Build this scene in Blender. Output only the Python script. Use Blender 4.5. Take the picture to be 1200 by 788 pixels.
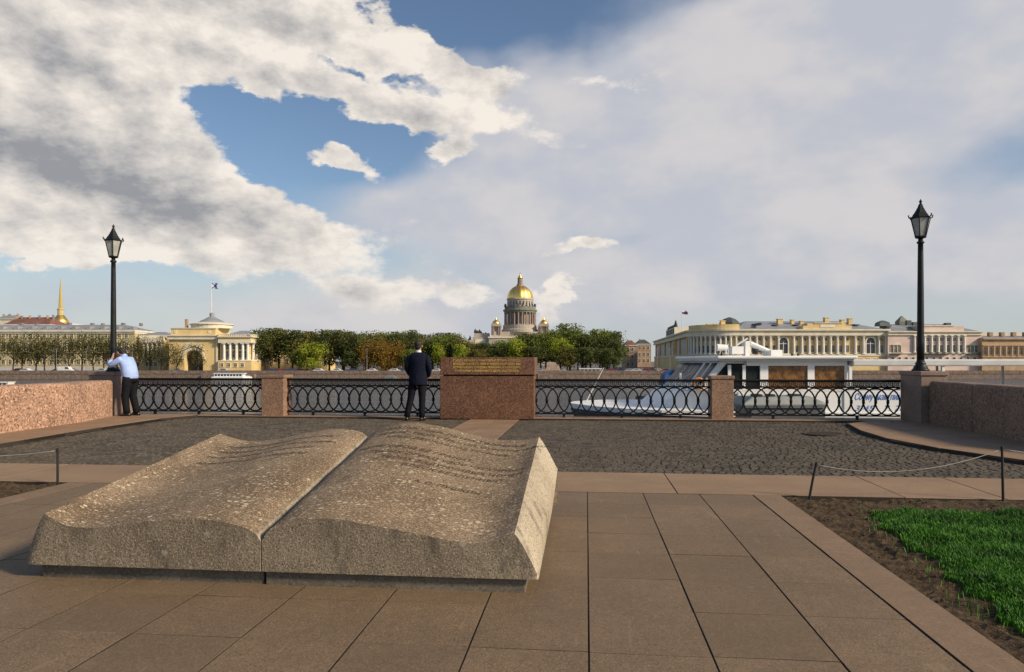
import bpy, bmesh, math, random
from mathutils import Vector, Matrix, noise
R = math.radians
scene = bpy.context.scene
for o in list(bpy.data.objects): bpy.data.objects.remove(o)

# ------------------------------------------------------------------ camera
CAM_H, YAW = 1.36, R(5.84)
cd = bpy.data.cameras.new('camera'); cam = bpy.data.objects.new('camera', cd)
scene.collection.objects.link(cam); scene.camera = cam
cd.sensor_width = 36; cd.lens = 25.5; cd.shift_y = 0.0242; cd.clip_start = 0.05; cd.clip_end = 9000
cam.location = (0, 0, CAM_H); cam.rotation_euler = (R(90), 0, YAW)

# ------------------------------------------------------------------ light
SUN_EL = 29.0
SUN_AZ = 117.0          # clockwise from the heading of the view: to the right and slightly behind
head = -5.84            # compass heading of the view, clockwise from +Y
sun_az = head + SUN_AZ
sd = bpy.data.lights.new('sun', 'SUN'); so = bpy.data.objects.new('sun', sd); scene.collection.objects.link(so)
sd.energy = 4.3; sd.angle = R(8); sd.color = (1.0, .86, .66)
sv = Vector((math.sin(R(sun_az))*math.cos(R(SUN_EL)), math.cos(R(sun_az))*math.cos(R(SUN_EL)), math.sin(R(SUN_EL))))
so.rotation_euler = sv.to_track_quat('Z', 'Y').to_euler(); so.location = sv*60

vs = scene.view_settings
vs.view_transform = 'Standard'; vs.look = 'None'; vs.gamma = 1; vs.use_curve_mapping = False; vs.exposure = 0.12
scene.cycles.max_bounces = 6; scene.cycles.transparent_max_bounces = 12
scene.cycles.use_denoising = True

# ------------------------------------------------------------------ sky: daylight with drifting cloud
W = bpy.data.worlds.new('World'); scene.world = W; W.use_nodes = True
nt = W.node_tree; nt.nodes.clear(); NN, LK = nt.nodes.new, nt.links.new
def wire(s, v):
    if isinstance(v, (int, float)): s.default_value = v
    elif isinstance(v, (tuple, list)): s.default_value = v
    else: LK(v, s)
def ma(op, a, b=None, c=None, clamp=False):
    n = NN('ShaderNodeMath'); n.operation = op; n.use_clamp = clamp; wire(n.inputs[0], a)
    if b is not None: wire(n.inputs[1], b)
    if c is not None: wire(n.inputs[2], c)
    return n.outputs[0]
def vm(op, a, b=None, out=0):
    n = NN('ShaderNodeVectorMath'); n.operation = op; wire(n.inputs[0], a)
    if b is not None: wire(n.inputs[1], b)
    return n.outputs[1 if op == 'DOT_PRODUCT' else out]
def cx(x, y, z):
    n = NN('ShaderNodeCombineXYZ'); wire(n.inputs[0], x); wire(n.inputs[1], y); wire(n.inputs[2], z); return n.outputs[0]
def nz(vec, scale, detail, rough=.55, col=False, dist=0):
    n = NN('ShaderNodeTexNoise'); LK(vec, n.inputs['Vector']); n.inputs['Scale'].default_value = scale
    n.inputs['Detail'].default_value = detail; n.inputs['Roughness'].default_value = rough; n.inputs['Distortion'].default_value = dist
    return n.outputs['Color' if col else 'Fac']
def smooth(v, a, b, lo=0., hi=1.):
    n = NN('ShaderNodeMapRange'); n.interpolation_type = 'SMOOTHSTEP'; wire(n.inputs[0], v)
    n.inputs[1].default_value = a; n.inputs[2].default_value = b; n.inputs[3].default_value = lo; n.inputs[4].default_value = hi
    return n.outputs[0]
def mixc(f, a, b):
    n = NN('ShaderNodeMix'); n.data_type = 'RGBA'; wire(n.inputs[0], f); wire(n.inputs[6], a); wire(n.inputs[7], b); return n.outputs[2]
def rgb(r, g, b): return (r, g, b, 1.0)
tc = NN('ShaderNodeTexCoord'); dirv = vm('NORMALIZE', tc.outputs['Generated'])
sp = NN('ShaderNodeSeparateXYZ'); LK(dirv, sp.inputs[0])
hv = Vector((math.sin(R(head)), math.cos(R(head)), 0)); rv = Vector((math.cos(R(head)), -math.sin(R(head)), 0))
fwd = vm('DOT_PRODUCT', dirv, tuple(hv)); rgt = vm('DOT_PRODUCT', dirv, tuple(rv))
az = ma('ARCTAN2', rgt, fwd); el = ma('ARCSINE', sp.outputs[2])
DEG = math.pi/180
az = ma('DIVIDE', az, DEG); el = ma('DIVIDE', el, DEG)           # degrees from the heading, degrees above the horizon
base2 = cx(az, ma('MULTIPLY', el, 1.7), 0.0)
wcol = nz(base2, .16, 5, .6, True)
wv = vm('SUBTRACT', wcol, (.5, .5, .5))
wn = NN('ShaderNodeVectorMath'); wn.operation = 'MULTIPLY'; LK(wv, wn.inputs[0]); wn.inputs[1].default_value = (9.5, 5.0, 0)
ae1 = vm('ADD', cx(az, el, 1.0), wn.outputs[0])                     # warped (az, el, 1)
wn2 = NN('ShaderNodeVectorMath'); wn2.operation = 'MULTIPLY'; LK(vm('SUBTRACT', nz(base2, .06, 3, .5, True), (.5, .5, .5)), wn2.inputs[0]); wn2.inputs[1].default_value = (16, 7, 0)
ae2 = vm('ADD', cx(az, el, 1.0), wn2.outputs[0])                    # softer warp for the veil
def lobes(vec, lst, start=0.0):
    acc = start
    for (a, e, ra, re, rot, amp) in lst:
        c, s = math.cos(R(rot)), math.sin(R(rot))
        u = vm('DOT_PRODUCT', vec, (c/ra, s/ra, -(a*c+e*s)/ra)); v = vm('DOT_PRODUCT', vec, (-s/re, c/re, -(-a*s+e*c)/re))
        q = ma('MULTIPLY_ADD', u, u, ma('MULTIPLY', v, v))
        acc = ma('MULTIPLY_ADD', ma('EXPONENT', ma('MULTIPLY', q, -1.0)), amp, acc)
    return acc
# cumulus: (azimuth, elevation, half width, half height, roll, weight), all in degrees
CUM = [(-33,17,15,7,0,1.15),(-28,23,13,4.5,0,1.0),(-17,23.6,9,3.0,0,.95),(-9.5,22.9,5,1.7,-12,.85),(-3.2,21.6,4.2,1.4,0,.85),
       (-7.6,19.2,8.5,1.35,-9,1.3),(-31,12.5,17,4.0,-8,1.1),(-20,10.0,7,2.3,-16,.95),(-13.6,15.2,3.6,1.0,0,1.15),(-5.6,16.2,2.2,.9,0,1.0),
       (-18.6,18.6,1.7,.9,-20,.95),(-35,9.0,9,1.0,0,.75),(-27,7.3,8,.5,0,.6),(-37,7.0,6,.4,0,.6),(-36,21,9,5,0,.6),
       (-20.4,17.0,5.2,3.4,-25,-1.35),(-15.0,13.4,4.6,1.5,-10,-.9),(-6,25.4,8,1.6,-8,-1.1),(2,24.4,6,2.0,0,-.8),(-12,21.0,7,.75,-6,-1.0),(-13.2,17.2,4.5,1.2,-10,-.9),(-9.5,16.6,3,1.0,0,-.5),(-10.6,21.2,1.2,.6,0,.5),
       (-10.0,5.0,4.2,1.2,0,.70),(-3.6,5.0,2.6,1.4,0,.72),(3.2,5.0,1.3,2.2,0,1.05),(5.4,9.3,3.3,.55,3,.75),(8.5,20.6,4,.9,8,.45)]
VEIL = [(10,17.5,17,7.5,0,1.15),(27,20,14,8,0,1.15),(-6,11.4,11,3.2,0,.9),(23,7.6,20,2.8,0,1.15),(34,7.5,10,3,0,.7),(-10,3.6,20,2.6,0,.75),(12,13,14,4,0,.6),
        (29,13.0,6,2.2,0,-.38),(9,9.1,8,.8,2,-.6),(-5,25.8,10,3,0,-1.3),(-15,16.5,7,4,-10,-1.2)]
fb = nz(base2, .20, 8, .60); fine = nz(base2, .62, 8, .68)
cden = lobes(ae1, CUM, ma('MULTIPLY_ADD', fb, 1.05, -.86)); cden = ma('MULTIPLY_ADD', fine, .62, ma('ADD', cden, -.14))
cmask = smooth(cden, .06, .46)
vden = lobes(ae2, VEIL, ma('MULTIPLY_ADD', nz(base2, .11, 5, .5), 1.0, -.40))
vmask = smooth(vden, .05, .90, 0, .95)
# light and shade inside the cumulus: billows seen against the light side, grey undersides
lit = ma('SUBTRACT', nz(vm('ADD', base2, (-1.8, -2.2, 0)), .18, 8, .60), nz(base2, .18, 8, .60))
SH = [(-34,14.3,14,2.6,-6,.95),(-27,11.6,10,1.8,-14,.75),(-30,24.8,12,2.0,0,.55),(-21,24.4,8,1.2,-4,.40),(-36,19,8,2.5,0,.45),(-33,10.2,12,.8,0,.25),(-9,18.4,9,.8,-9,.35)]
shade = lobes(ae1, SH, 0.0)
bright = ma('MULTIPLY_ADD', lit, 2.1, ma('MULTIPLY_ADD', smooth(cden, .3, 1.3), -.12, .90))
bright = ma('SUBTRACT', bright, ma('MULTIPLY', shade, .54), clamp=True)
ccol = mixc(bright, rgb(2.9, 2.95, 3.15), rgb(8.6, 7.9, 7.1))
vvar = nz(base2, .085, 4, .55)
vcol = mixc(smooth(vvar, .36, .64), rgb(4.8, 5.0, 5.6), rgb(6.2, 5.95, 5.95))
SKY = NN('ShaderNodeTexSky'); SKY.sky_type = 'NISHITA'; SKY.sun_disc = False
SKY.sun_elevation = R(SUN_EL); SKY.sun_rotation = R(sun_az); SKY.altitude = 0; SKY.air_density = 1.0; SKY.dust_density = .6; SKY.ozone_density = 2.2
skyc = SKY.outputs[0]
hz = smooth(el, 0.0, 14.0, .85, 0.0)
col = mixc(hz, skyc, rgb(4.7, 5.15, 5.35))
col = mixc(vmask, col, vcol)
col = mixc(ma('MULTIPLY', cmask, smooth(el, -.5, 9.0, .40, .97)), col, ccol)
bg = NN('ShaderNodeBackground'); LK(col, bg.inputs[0]); bg.inputs[1].default_value = 0.10
wo = NN('ShaderNodeOutputWorld'); LK(bg.outputs[0], wo.inputs[0])
W.cycles.sampling_method = 'MANUAL'; W.cycles.sample_map_resolution = 512

# ------------------------------------------------------------------ helpers
def link(o): scene.collection.objects.link(o); return o
def tag(o, label=None, cat=None, group=None, kind=None):
    if label: o['label'] = label
    if cat: o['category'] = cat
    if group: o['group'] = group
    if kind: o['kind'] = kind
    return o
def empty(name, loc=(0,0,0), rz=0, **k):
    o = link(bpy.data.objects.new(name, None)); o.location = loc; o.rotation_euler = (0, 0, rz); o.empty_display_size = .2
    return tag(o, **k)
def put(name, me, parent=None, loc=(0,0,0), rz=0, scale=None, **k):
    o = link(bpy.data.objects.new(name, me)); o.location = loc; o.rotation_euler = (0, 0, rz); o.parent = parent
    if scale: o.scale = scale
    return tag(o, **k)
def copy_tree(src, parent=None):
    c = link(src.copy()); c.parent = parent
    for ch in list(src.children): copy_tree(ch, c)
    return c
class MB:
    def __init__(s): s.v = []; s.f = []; s.m = []; s.mi = 0
    def add(s, vs, fs):
        n = len(s.v); s.v += [tuple(p) for p in vs]; s.f += [[i+n for i in f] for f in fs]; s.m += [s.mi]*len(fs); return s
    def box(s, x0, x1, y0, y1, z0, z1):
        return s.add([(x0,y0,z0),(x1,y0,z0),(x1,y1,z0),(x0,y1,z0),(x0,y0,z1),(x1,y0,z1),(x1,y1,z1),(x0,y1,z1)],
                     [(0,3,2,1),(4,5,6,7),(0,1,5,4),(1,2,6,5),(2,3,7,6),(3,0,4,7)])
    def prism(s, poly, z0, z1, inset=0, drop=0):
        n = len(poly); vs = [(x,y,z0) for x,y in poly]
        fs = [tuple(range(n-1,-1,-1))]
        if inset:
            cxm = sum(p[0] for p in poly)/n; cym = sum(p[1] for p in poly)/n
            def ins(x, y):
                d = math.hypot(x-cxm, y-cym) or 1; return x-(x-cxm)/d*inset, y-(y-cym)/d*inset
            vs += [(x,y,z1-drop) for x,y in poly] + [(*ins(x,y), z1) for x,y in poly]
            for k in (0, n):
                for i in range(n): j = (i+1) % n; fs.append((k+i, k+j, k+n+j, k+n+i))
            fs.append(tuple(range(2*n, 3*n)))
        else:
            vs += [(x,y,z1) for x,y in poly]
            for i in range(n): j = (i+1) % n; fs.append((i, j, n+j, n+i))
            fs.append(tuple(range(n, 2*n)))
        return s.add(vs, fs)
    def tube(s, pts, rad, n=8, cap=True):
        pts = [Vector(p) for p in pts]; rad = rad if isinstance(rad, (list, tuple)) else [rad]*len(pts)
        vs = []; up = None
        for i, p in enumerate(pts):
            d = (pts[min(i+1, len(pts)-1)]-pts[max(i-1, 0)]).normalized()
            if up is None: up = Vector((0,0,1)) if abs(d.z) < .9 else Vector((1,0,0))
            a = d.cross(up).normalized(); b = d.cross(a).normalized(); up = -b if b.dot(up) < 0 else b
            b = d.cross(a)
            for k in range(n):
                t = 2*math.pi*k/n; vs.append(p+(a*math.cos(t)+b*math.sin(t))*rad[i])
        fs = []
        for i in range(len(pts)-1):
            for k in range(n):
                j = (k+1) % n; fs.append((i*n+k, i*n+j, (i+1)*n+j, (i+1)*n+k))
        if cap: fs += [tuple(range(n-1,-1,-1)), tuple(range((len(pts)-1)*n, len(pts)*n))]
        return s.add(vs, fs)
    def lathe(s, prof, n=16, c=(0,0,0), sx=1, sy=1, ph=0):
        vs = [(c[0]+r*sx*math.cos(2*math.pi*k/n+ph), c[1]+r*sy*math.sin(2*math.pi*k/n+ph), c[2]+z) for r, z in prof for k in range(n)]
        fs = []
        for i in range(len(prof)-1):
            for k in range(n):
                j = (k+1) % n; fs.append((i*n+k, i*n+j, (i+1)*n+j, (i+1)*n+k))
        fs += [tuple(range(n-1,-1,-1)), tuple(range((len(prof)-1)*n, len(prof)*n))]
        return s.add(vs, fs)
    def loft(s, rings, n=14):
        # rings: (centre, rx, ry, turn) horizontal ellipses
        vs = []
        for (c, rx, ry, t) in rings:
            for k in range(n):
                a = 2*math.pi*k/n; x, y = rx*math.cos(a), ry*math.sin(a)
                vs.append((c[0]+x*math.cos(t)-y*math.sin(t), c[1]+x*math.sin(t)+y*math.cos(t), c[2]))
        fs = []
        for i in range(len(rings)-1):
            for k in range(n):
                j = (k+1) % n; fs.append((i*n+k, i*n+j, (i+1)*n+j, (i+1)*n+k))
        fs += [tuple(range(n-1,-1,-1)), tuple(range((len(rings)-1)*n, len(rings)*n))]
        return s.add(vs, fs)
    def mesh(s, name, *mats, smooth=False):
        me = bpy.data.meshes.new(name); me.from_pydata(s.v, [], s.f); me.update()
        for m in mats: me.materials.append(m)
        if len(mats) > 1: me.polygons.foreach_set('material_index', s.m)
        bm = bmesh.new(); bm.from_mesh(me); bmesh.ops.recalc_face_normals(bm, faces=bm.faces)
        bm.to_mesh(me); bm.free()
        if smooth: me.polygons.foreach_set('use_smooth', [True]*len(me.polygons))
        return me
    def build(s, name, mat, parent=None, loc=(0,0,0), rz=0, smooth=False, bevel=0, seg=2, sub=0, **k):
        o = put(name, s.mesh(name, *(mat if isinstance(mat, (list, tuple)) else [mat]), smooth=smooth), parent, loc, rz, **k)
        if bevel:
            b = o.modifiers.new('bevel', 'BEVEL'); b.width = bevel; b.segments = seg; b.limit_method = 'ANGLE'; b.angle_limit = R(35)
        if sub:
            b = o.modifiers.new('subdivision', 'SUBSURF'); b.levels = sub; b.render_levels = sub
        return o
def text_mesh(name, body, size, mat, align='CENTER', extrude=0, shear=0, bold=0):
    cu = bpy.data.curves.new(name, 'FONT'); cu.body = body; cu.size = size; cu.align_x = align; cu.extrude = extrude; cu.shear = shear; cu.resolution_u = 2; cu.offset = bold
    ob = link(bpy.data.objects.new(name, cu)); bpy.context.view_layer.update()
    me = bpy.data.meshes.new_from_object(ob.evaluated_get(bpy.context.evaluated_depsgraph_get()))
    bpy.data.objects.remove(ob); bpy.data.curves.remove(cu)
    me.name = name; me.materials.clear(); me.materials.append(mat); return me
rnd = random.Random(7)

# ------------------------------------------------------------------ materials
MATS = {}
class NT:
    def __init__(s, name):
        s.mat = bpy.data.materials.new(name); s.mat.use_nodes = True; s.t = s.mat.node_tree
        s.b = s.t.nodes['Principled BSDF']; s.out = s.t.nodes['Material Output']
        g = s.t.nodes.new('ShaderNodeNewGeometry'); s.pos = g.outputs['Position']; MATS[name] = s.mat
    def n(s, typ, **k):
        x = s.t.nodes.new(typ)
        for a, v in k.items(): setattr(x, a, v)
        return x
    def w(s, sock, v):
        if isinstance(v, (int, float, tuple, list)): sock.default_value = v
        else: s.t.links.new(v, sock)
    def noise(s, scale, detail=4, rough=.55, vec=None, col=False):
        x = s.n('ShaderNodeTexNoise'); s.w(x.inputs['Vector'], vec if vec is not None else s.pos)
        x.inputs['Scale'].default_value = scale; x.inputs['Detail'].default_value = detail; x.inputs['Roughness'].default_value = rough
        return x.outputs['Color' if col else 'Fac']
    def voro(s, scale, vec=None, out='Distance', rand=1):
        x = s.n('ShaderNodeTexVoronoi'); s.w(x.inputs['Vector'], vec if vec is not None else s.pos); x.inputs['Scale'].default_value = scale
        x.inputs['Randomness'].default_value = rand
        return x.outputs[out]
    def ramp(s, fac, stops):
        x = s.n('ShaderNodeValToRGB'); s.w(x.inputs[0], fac); e = x.color_ramp.elements
        while len(e) < len(stops): e.new(.5)
        for i, (p, c) in enumerate(stops): e[i].position = p; e[i].color = (*c, 1)
        return x.outputs[0]
    def mr(s, v, a, b, lo=0., hi=1.):
        x = s.n('ShaderNodeMapRange'); x.interpolation_type = 'SMOOTHSTEP'; s.w(x.inputs[0], v)
        for i, q in enumerate((a, b, lo, hi)): x.inputs[i+1].default_value = q
        return x.outputs[0]
    def mix(s, f, a, b, bt='MIX'):
        x = s.n('ShaderNodeMix', data_type='RGBA', blend_type=bt); s.w(x.inputs[0], f)
        for i, q in ((6, a), (7, b)): s.w(x.inputs[i], (*q, 1) if isinstance(q, tuple) and len(q) == 3 else q)
        return x.outputs[2]
    def math(s, op, a, b=0.0, c=None):
        x = s.n('ShaderNodeMath', operation=op); s.w(x.inputs[0], a); s.w(x.inputs[1], b)
        if c is not None: s.w(x.inputs[2], c)
        return x.outputs[0]
    def stretch(s, sx, sy, sz, rot=0):
        x = s.n('ShaderNodeMapping'); s.w(x.inputs[0], s.pos); x.inputs['Scale'].default_value = (sx, sy, sz); x.inputs['Rotation'].default_value = (0, 0, rot)
        return x.outputs[0]
    def rand(s): return s.n('ShaderNodeObjectInfo').outputs['Random']
    def fin(s, col, rough=.7, bump=None, bs=.3, bd=.01, spec=.5, metal=0):
        s.w(s.b.inputs['Base Color'], (*col, 1) if isinstance(col, tuple) and len(col) == 3 else col); s.w(s.b.inputs['Roughness'], rough)
        s.b.inputs['Specular IOR Level'].default_value = spec; s.b.inputs['Metallic'].default_value = metal
        if bump is not None:
            x = s.n('ShaderNodeBump'); x.inputs['Strength'].default_value = bs; x.inputs['Distance'].default_value = bd
            s.w(x.inputs['Height'], bump); s.t.links.new(x.outputs[0], s.b.inputs['Normal'])
        return s.mat
def plain(name, c, rough=.6, var=.18, scale=3, metal=0, spec=.5, bump=0, bscale=30):
    m = NT(name); lo = tuple(x*(1-var) for x in c); hi = tuple(min(1, x*(1+var)) for x in c)
    col = m.mix(m.mr(m.noise(scale, 5), .3, .7), lo, hi)
    rg = m.mr(m.noise(scale*2.3, 4), .3, .7, max(.05, rough-.08), min(1, rough+.08))
    return m.fin(col, rg, m.noise(bscale, 4) if bump else None, bump, .01, spec, metal)
def granite(name, c, grain=90, dark=.55, light=1.5, stain=.25, rough=.75, var=.0, bs=.35, scratch=False, speck=.5):
    m = NT(name); t = lambda k: tuple(min(.9, x*k) for x in c)
    big = m.mr(m.noise(1.3, 6, .65), .3, .72)
    col = m.mix(big, t(1-stain), t(1+stain*.6))
    g = m.noise(grain, 3, .7)
    col = m.mix(m.mr(g, .55, .68, 0, speck), col, t(light)); col = m.mix(m.mr(g, .45, .33, 0, speck*1.3), col, t(dark))
    v = m.voro(grain*1.5, out='Color'); sx = m.n('ShaderNodeSeparateColor'); m.w(sx.inputs[0], v)
    col = m.mix(m.mr(sx.outputs[0], .78, .95, 0, speck), col, t(dark*.8)); col = m.mix(m.mr(sx.outputs[1], .82, .95, 0, speck*.8), col, t(light*1.1))
    if var:
        col = m.mix(m.math('MULTIPLY', m.rand(), var), col, t(.62)); 
    if scratch:
        w = m.noise(.8, 2, .4, m.stretch(2.2, .22, 1, .55)); band = m.mr(m.math('ABSOLUTE', m.math('SUBTRACT', w, .5)), .0, .010, 1, 0)
        band = m.math('MULTIPLY', band, m.mr(m.noise(2.2, 4), .54, .64)); col = m.mix(m.math('MULTIPLY', band, .5), col, t(1.5))
        col = m.mix(m.mr(m.noise(8, 5, .7), .35, .68, 0, .35), col, t(.66)); col = m.mix(m.mr(m.noise(24, 4, .7), .5, .75, 0, .35), col, t(1.35))
        d = m.mr(m.noise(3.1, 5, .7), .62, .74); col = m.mix(m.math('MULTIPLY', d, .45), col, t(.55))
    return m.fin(col, m.mr(g, .3, .7, rough-.1, min(1, rough+.1)), m.math('ADD', g, m.math('MULTIPLY', m.noise(grain*.2, 4), 1.5)), bs, .004, .35)
tile_m = granite('paving_granite', (.215, .144, .082), 110, .5, 1.6, .22, .72, var=.5, scratch=True, bs=.3, speck=.8)
kerb_m = granite('kerb_granite', (.25, .162, .094), 120, .6, 1.5, .18, .72, var=.22, scratch=True, bs=.25)
strip_m = granite('strip_granite', (.31, .20, .115), 110, .65, 1.4, .2, .75, var=.25, bs=.25)
walk_m = granite('walk_granite', (.31, .195, .115), 90, .65, 1.4, .25, .75, var=.3, bs=.25)
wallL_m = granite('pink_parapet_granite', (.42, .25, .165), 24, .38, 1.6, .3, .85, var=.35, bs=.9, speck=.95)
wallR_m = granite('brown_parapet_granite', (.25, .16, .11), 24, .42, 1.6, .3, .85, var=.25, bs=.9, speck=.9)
ped_m = granite('pedestal_granite', (.30, .178, .112), 36, .5, 1.5, .22, .65, bs=.2, speck=.8)
block_m = granite('red_polished_granite', (.175, .085, .048), 30, .5, 1.7, .3, .45, bs=.1, speck=.9)
pier_m = granite('pier_granite', (.27, .19, .145), 40, .55, 1.4, .2, .7, bs=.3)
quay_m = granite('quay_granite', (.23, .165, .125), 1.2, .6, 1.35, .3, .85, bs=.3)
joint_m = plain('joint_dirt', (.035, .026, .018), .95)
earth_m = plain('earth', (.10, .075, .05), .95, bump=.5)

m = NT('book_granite')
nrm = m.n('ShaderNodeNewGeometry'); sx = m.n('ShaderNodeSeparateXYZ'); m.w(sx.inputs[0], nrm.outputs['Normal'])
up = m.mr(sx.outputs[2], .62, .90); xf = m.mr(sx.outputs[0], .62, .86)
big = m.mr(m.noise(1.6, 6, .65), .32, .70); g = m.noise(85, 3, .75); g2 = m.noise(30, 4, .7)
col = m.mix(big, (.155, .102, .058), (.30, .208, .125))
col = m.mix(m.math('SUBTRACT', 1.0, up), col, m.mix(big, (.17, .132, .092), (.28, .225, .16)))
col = m.mix(m.math('MULTIPLY', xf, .8), col, m.mix(big, (.46, .38, .27), (.58, .49, .36)))  # sides turned to the sun are coloured lighter, on top of the sunlight
col = m.mix(m.mr(g, .54, .66, 0, .8), col, (.54, .43, .30)); col = m.mix(m.mr(g, .48, .34, 0, .9), col, (.055, .038, .024))
col = m.mix(m.mr(g2, .44, .34, 0, .5), col, (.13, .085, .05))
vl = m.voro(34, m.stretch(.7, 1.25, 1)); vc = m.voro(34, m.stretch(.7, 1.25, 1), 'Color'); s2 = m.n('ShaderNodeSeparateColor'); m.w(s2.inputs[0], vc)
rad = m.mr(s2.outputs[0], .30, 1.0, .0, .44)
fl = m.mr(m.math('SUBTRACT', m.math('MULTIPLY_ADD', m.math('SUBTRACT', m.noise(60, 3), .5), .35, vl), rad), .03, -.05)
fl = m.math('MULTIPLY', fl, m.mr(m.noise(2.3, 4), .30, .55)); fl = m.math('MULTIPLY', fl, m.mr(up, 0, 1, .12, 1))
col = m.mix(m.math('MULTIPLY', fl, m.mr(s2.outputs[2], 0, 1, .3, .9)), col, m.mix(s2.outputs[1], (.70, .62, .50), (.62, .48, .28)))
vs_ = m.voro(46, m.stretch(.6, 1.3, 1)); col = m.mix(m.math('MULTIPLY', m.mr(vs_, .26, .10), m.mr(up, 0, 1, .15, .8)), col, (.62, .50, .35))
pit = m.mr(m.noise(4.2, 4, .6), .60, .74); col = m.mix(m.math('MULTIPLY', pit, .55), col, (.10, .075, .05))
# dark weather stains low on the front, and a few round lichen patches
lz = m.n('ShaderNodeSeparateXYZ'); m.w(lz.inputs[0], m.pos)
st = m.math('MULTIPLY', m.mr(m.noise(2.6, 5, .7, m.stretch(1, 1, .35)), .50, .64), m.math('SUBTRACT', 1.0, up)); col = m.mix(m.math('MULTIPLY', st, .6), col, (.055, .05, .04))
rv_ = m.voro(6.5); ring = m.math('MULTIPLY', m.mr(m.math('MULTIPLY_ADD', m.math('SUBTRACT', m.noise(30, 3), .5), .14, rv_), .17, .08), m.math('SUBTRACT', 1.0, up)); ring = m.math('MULTIPLY', ring, m.mr(m.noise(1.9, 2), .48, .56))
col = m.mix(m.math('MULTIPLY', ring, .4), col, (.52, .44, .36))
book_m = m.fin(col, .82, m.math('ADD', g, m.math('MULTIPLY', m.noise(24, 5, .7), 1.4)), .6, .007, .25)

plinth_m = granite('plinth_stone', (.16, .135, .10), 60, .5, 1.5, .35, .85)
carve_m = plain('carved_shadow_dirt', (.060, .040, .024), .95)  # flat letters; the dark colour stands for shade and dirt in carving
gold_m = plain('gilt_lettering', (.66, .43, .11), .5, metal=.15)
m = NT('sett_stone'); g = m.noise(60, 4, .7)
v = m.voro(6.5, out='Color'); s1 = m.n('ShaderNodeSeparateColor'); m.w(s1.inputs[0], v)
c = m.mix(s1.outputs[0], (.058, .048, .036), (.125, .103, .077)); c = m.mix(m.mr(m.noise(.7, 5, .6), .35, .7, 0, .5), c, (.115, .085, .055)); c = m.mix(m.mr(g, .55, .7, 0, .4), c, (.22, .19, .16))
sett_m = m.fin(c, .8, g, .35, .006, .2)
m = NT('soil'); g = m.noise(14, 6, .72); f = m.noise(70, 4, .7)
c = m.ramp(g, [(.3, (.042, .026, .014)), (.5, (.11, .070, .038)), (.7, (.20, .138, .075))]); c = m.mix(m.mr(f, .55, .75, 0, .5), c, (.24, .175, .10))
soil_m = m.fin(c, .95, m.math('ADD', m.math('MULTIPLY', g, 2), f), 1.0, .03, .2)
m = NT('grass_blade'); r = m.noise(3.5, 4); c = m.mix(m.mr(r, .3, .7), (.035, .105, .010), (.085, .235, .018))
c = m.mix(m.mr(m.noise(160, 2), .55, .75, 0, .7), c, (.15, .33, .04)); grass_m = m.fin(c, .6, spec=.25)
iron_m = plain('black_cast_iron', (.008, .0078, .008), .55, .3, 12, spec=.22, bump=.25, bscale=120)
lampiron_m = plain('lamp_iron', (.011, .013, .0125), .5, .35, 9, spec=.3, bump=.2, bscale=60)
m = NT('frosted_lamp_glass'); lampglass_m = m.fin(m.mix(m.mr(m.noise(6, 4), .3, .7), (.42, .42, .38), (.56, .54, .48)), .35); m.b.inputs['Transmission Weight'].default_value = .25
rust_m = plain('rusty_iron', (.055, .034, .022), .8, .35, 14, bump=.4, bscale=90)
stake_m = plain('dark_stake', (.02, .016, .013), .75)
rope_m = plain('pale_rope', (.42, .38, .32), .8)

# ---------------- ground
b = MB(); b.box(-60, 60, -40, 17.35, -4, -.14)
b.build('ground', earth_m, label='brown earth base of the near embankment under the paving', cat='ground', kind='structure')
TX = [.012+.567*k for k in range(-9, 3)]+[1.676]
TX = [-5.45]+TX
TY = [3.411+.593*k for k in range(-7, 7)]+[7.555]
def slab(name, mat, parent, poly, z, th=.10, ch=.006, mesh_cache={}):
    ox = sum(p[0] for p in poly)/len(poly); oy = sum(p[1] for p in poly)/len(poly)
    b = MB(); b.prism([(x-ox, y-oy) for x, y in poly], -th, 0, ch, ch*.8)
    n = len(poly); b.m = [1]*(1+n)+[0]*(n+1); o = b.build(name, [mat, joint_m], parent, (ox, oy, z)); return o
pav = MB().box(-5.748, 1.948, -8, 7.556, -.139, -.0045).build('plaza_paving', joint_m, label='square pinkish brown granite slabs paving the ground around the stone book', cat='paving', kind='structure')
for i in range(len(TX)-1):
    for j in range(len(TY)-1):
        gx, gy = .0048, .0018
        x0, x1, y0, y1 = TX[i]+gx, TX[i+1]-gx, TY[j]+gy, TY[j+1]-gy
        if i == 10: y0 -= .012; y1 -= .012
        if j == len(TY)-2: y1 = 7.553
        o = slab('paving_slab', tile_m, pav, [(x0,y0),(x1,y0),(x1,y1),(x0,y1)], rnd.uniform(-.0012, .0012), .1, .0012)
        o.rotation_euler = (rnd.uniform(-.0025, .0025), rnd.uniform(-.0025, .0025), rnd.uniform(-.001, .001))
for x0, x1 in ((1.684, 1.948), (-5.748, -5.458)):
    ys = [-1.2, .9, 2.05, 3.28, 4.35, 5.22, 6.53, 7.553]
    for y0, y1 in zip(ys, ys[1:]):
        slab('kerb_stone', kerb_m, pav, [(x0,y0+.002),(x1,y0+.002),(x1,y1-.002),(x0,y1-.002)], rnd.uniform(.001, .004), .13, .003)
strip = MB().box(-14, 14, 7.559, 8.885, -.139, -.002).build('stone_strip', joint_m, label='long strip of pink granite slabs between the plaza and the cobbles', cat='paving', kind='structure')
xs = [-13.5, -11.2, -9.0, -6.75, -4.4, -2.1, .93, 3.15, 4.1, 5.9, 8.1, 10.4]
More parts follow.
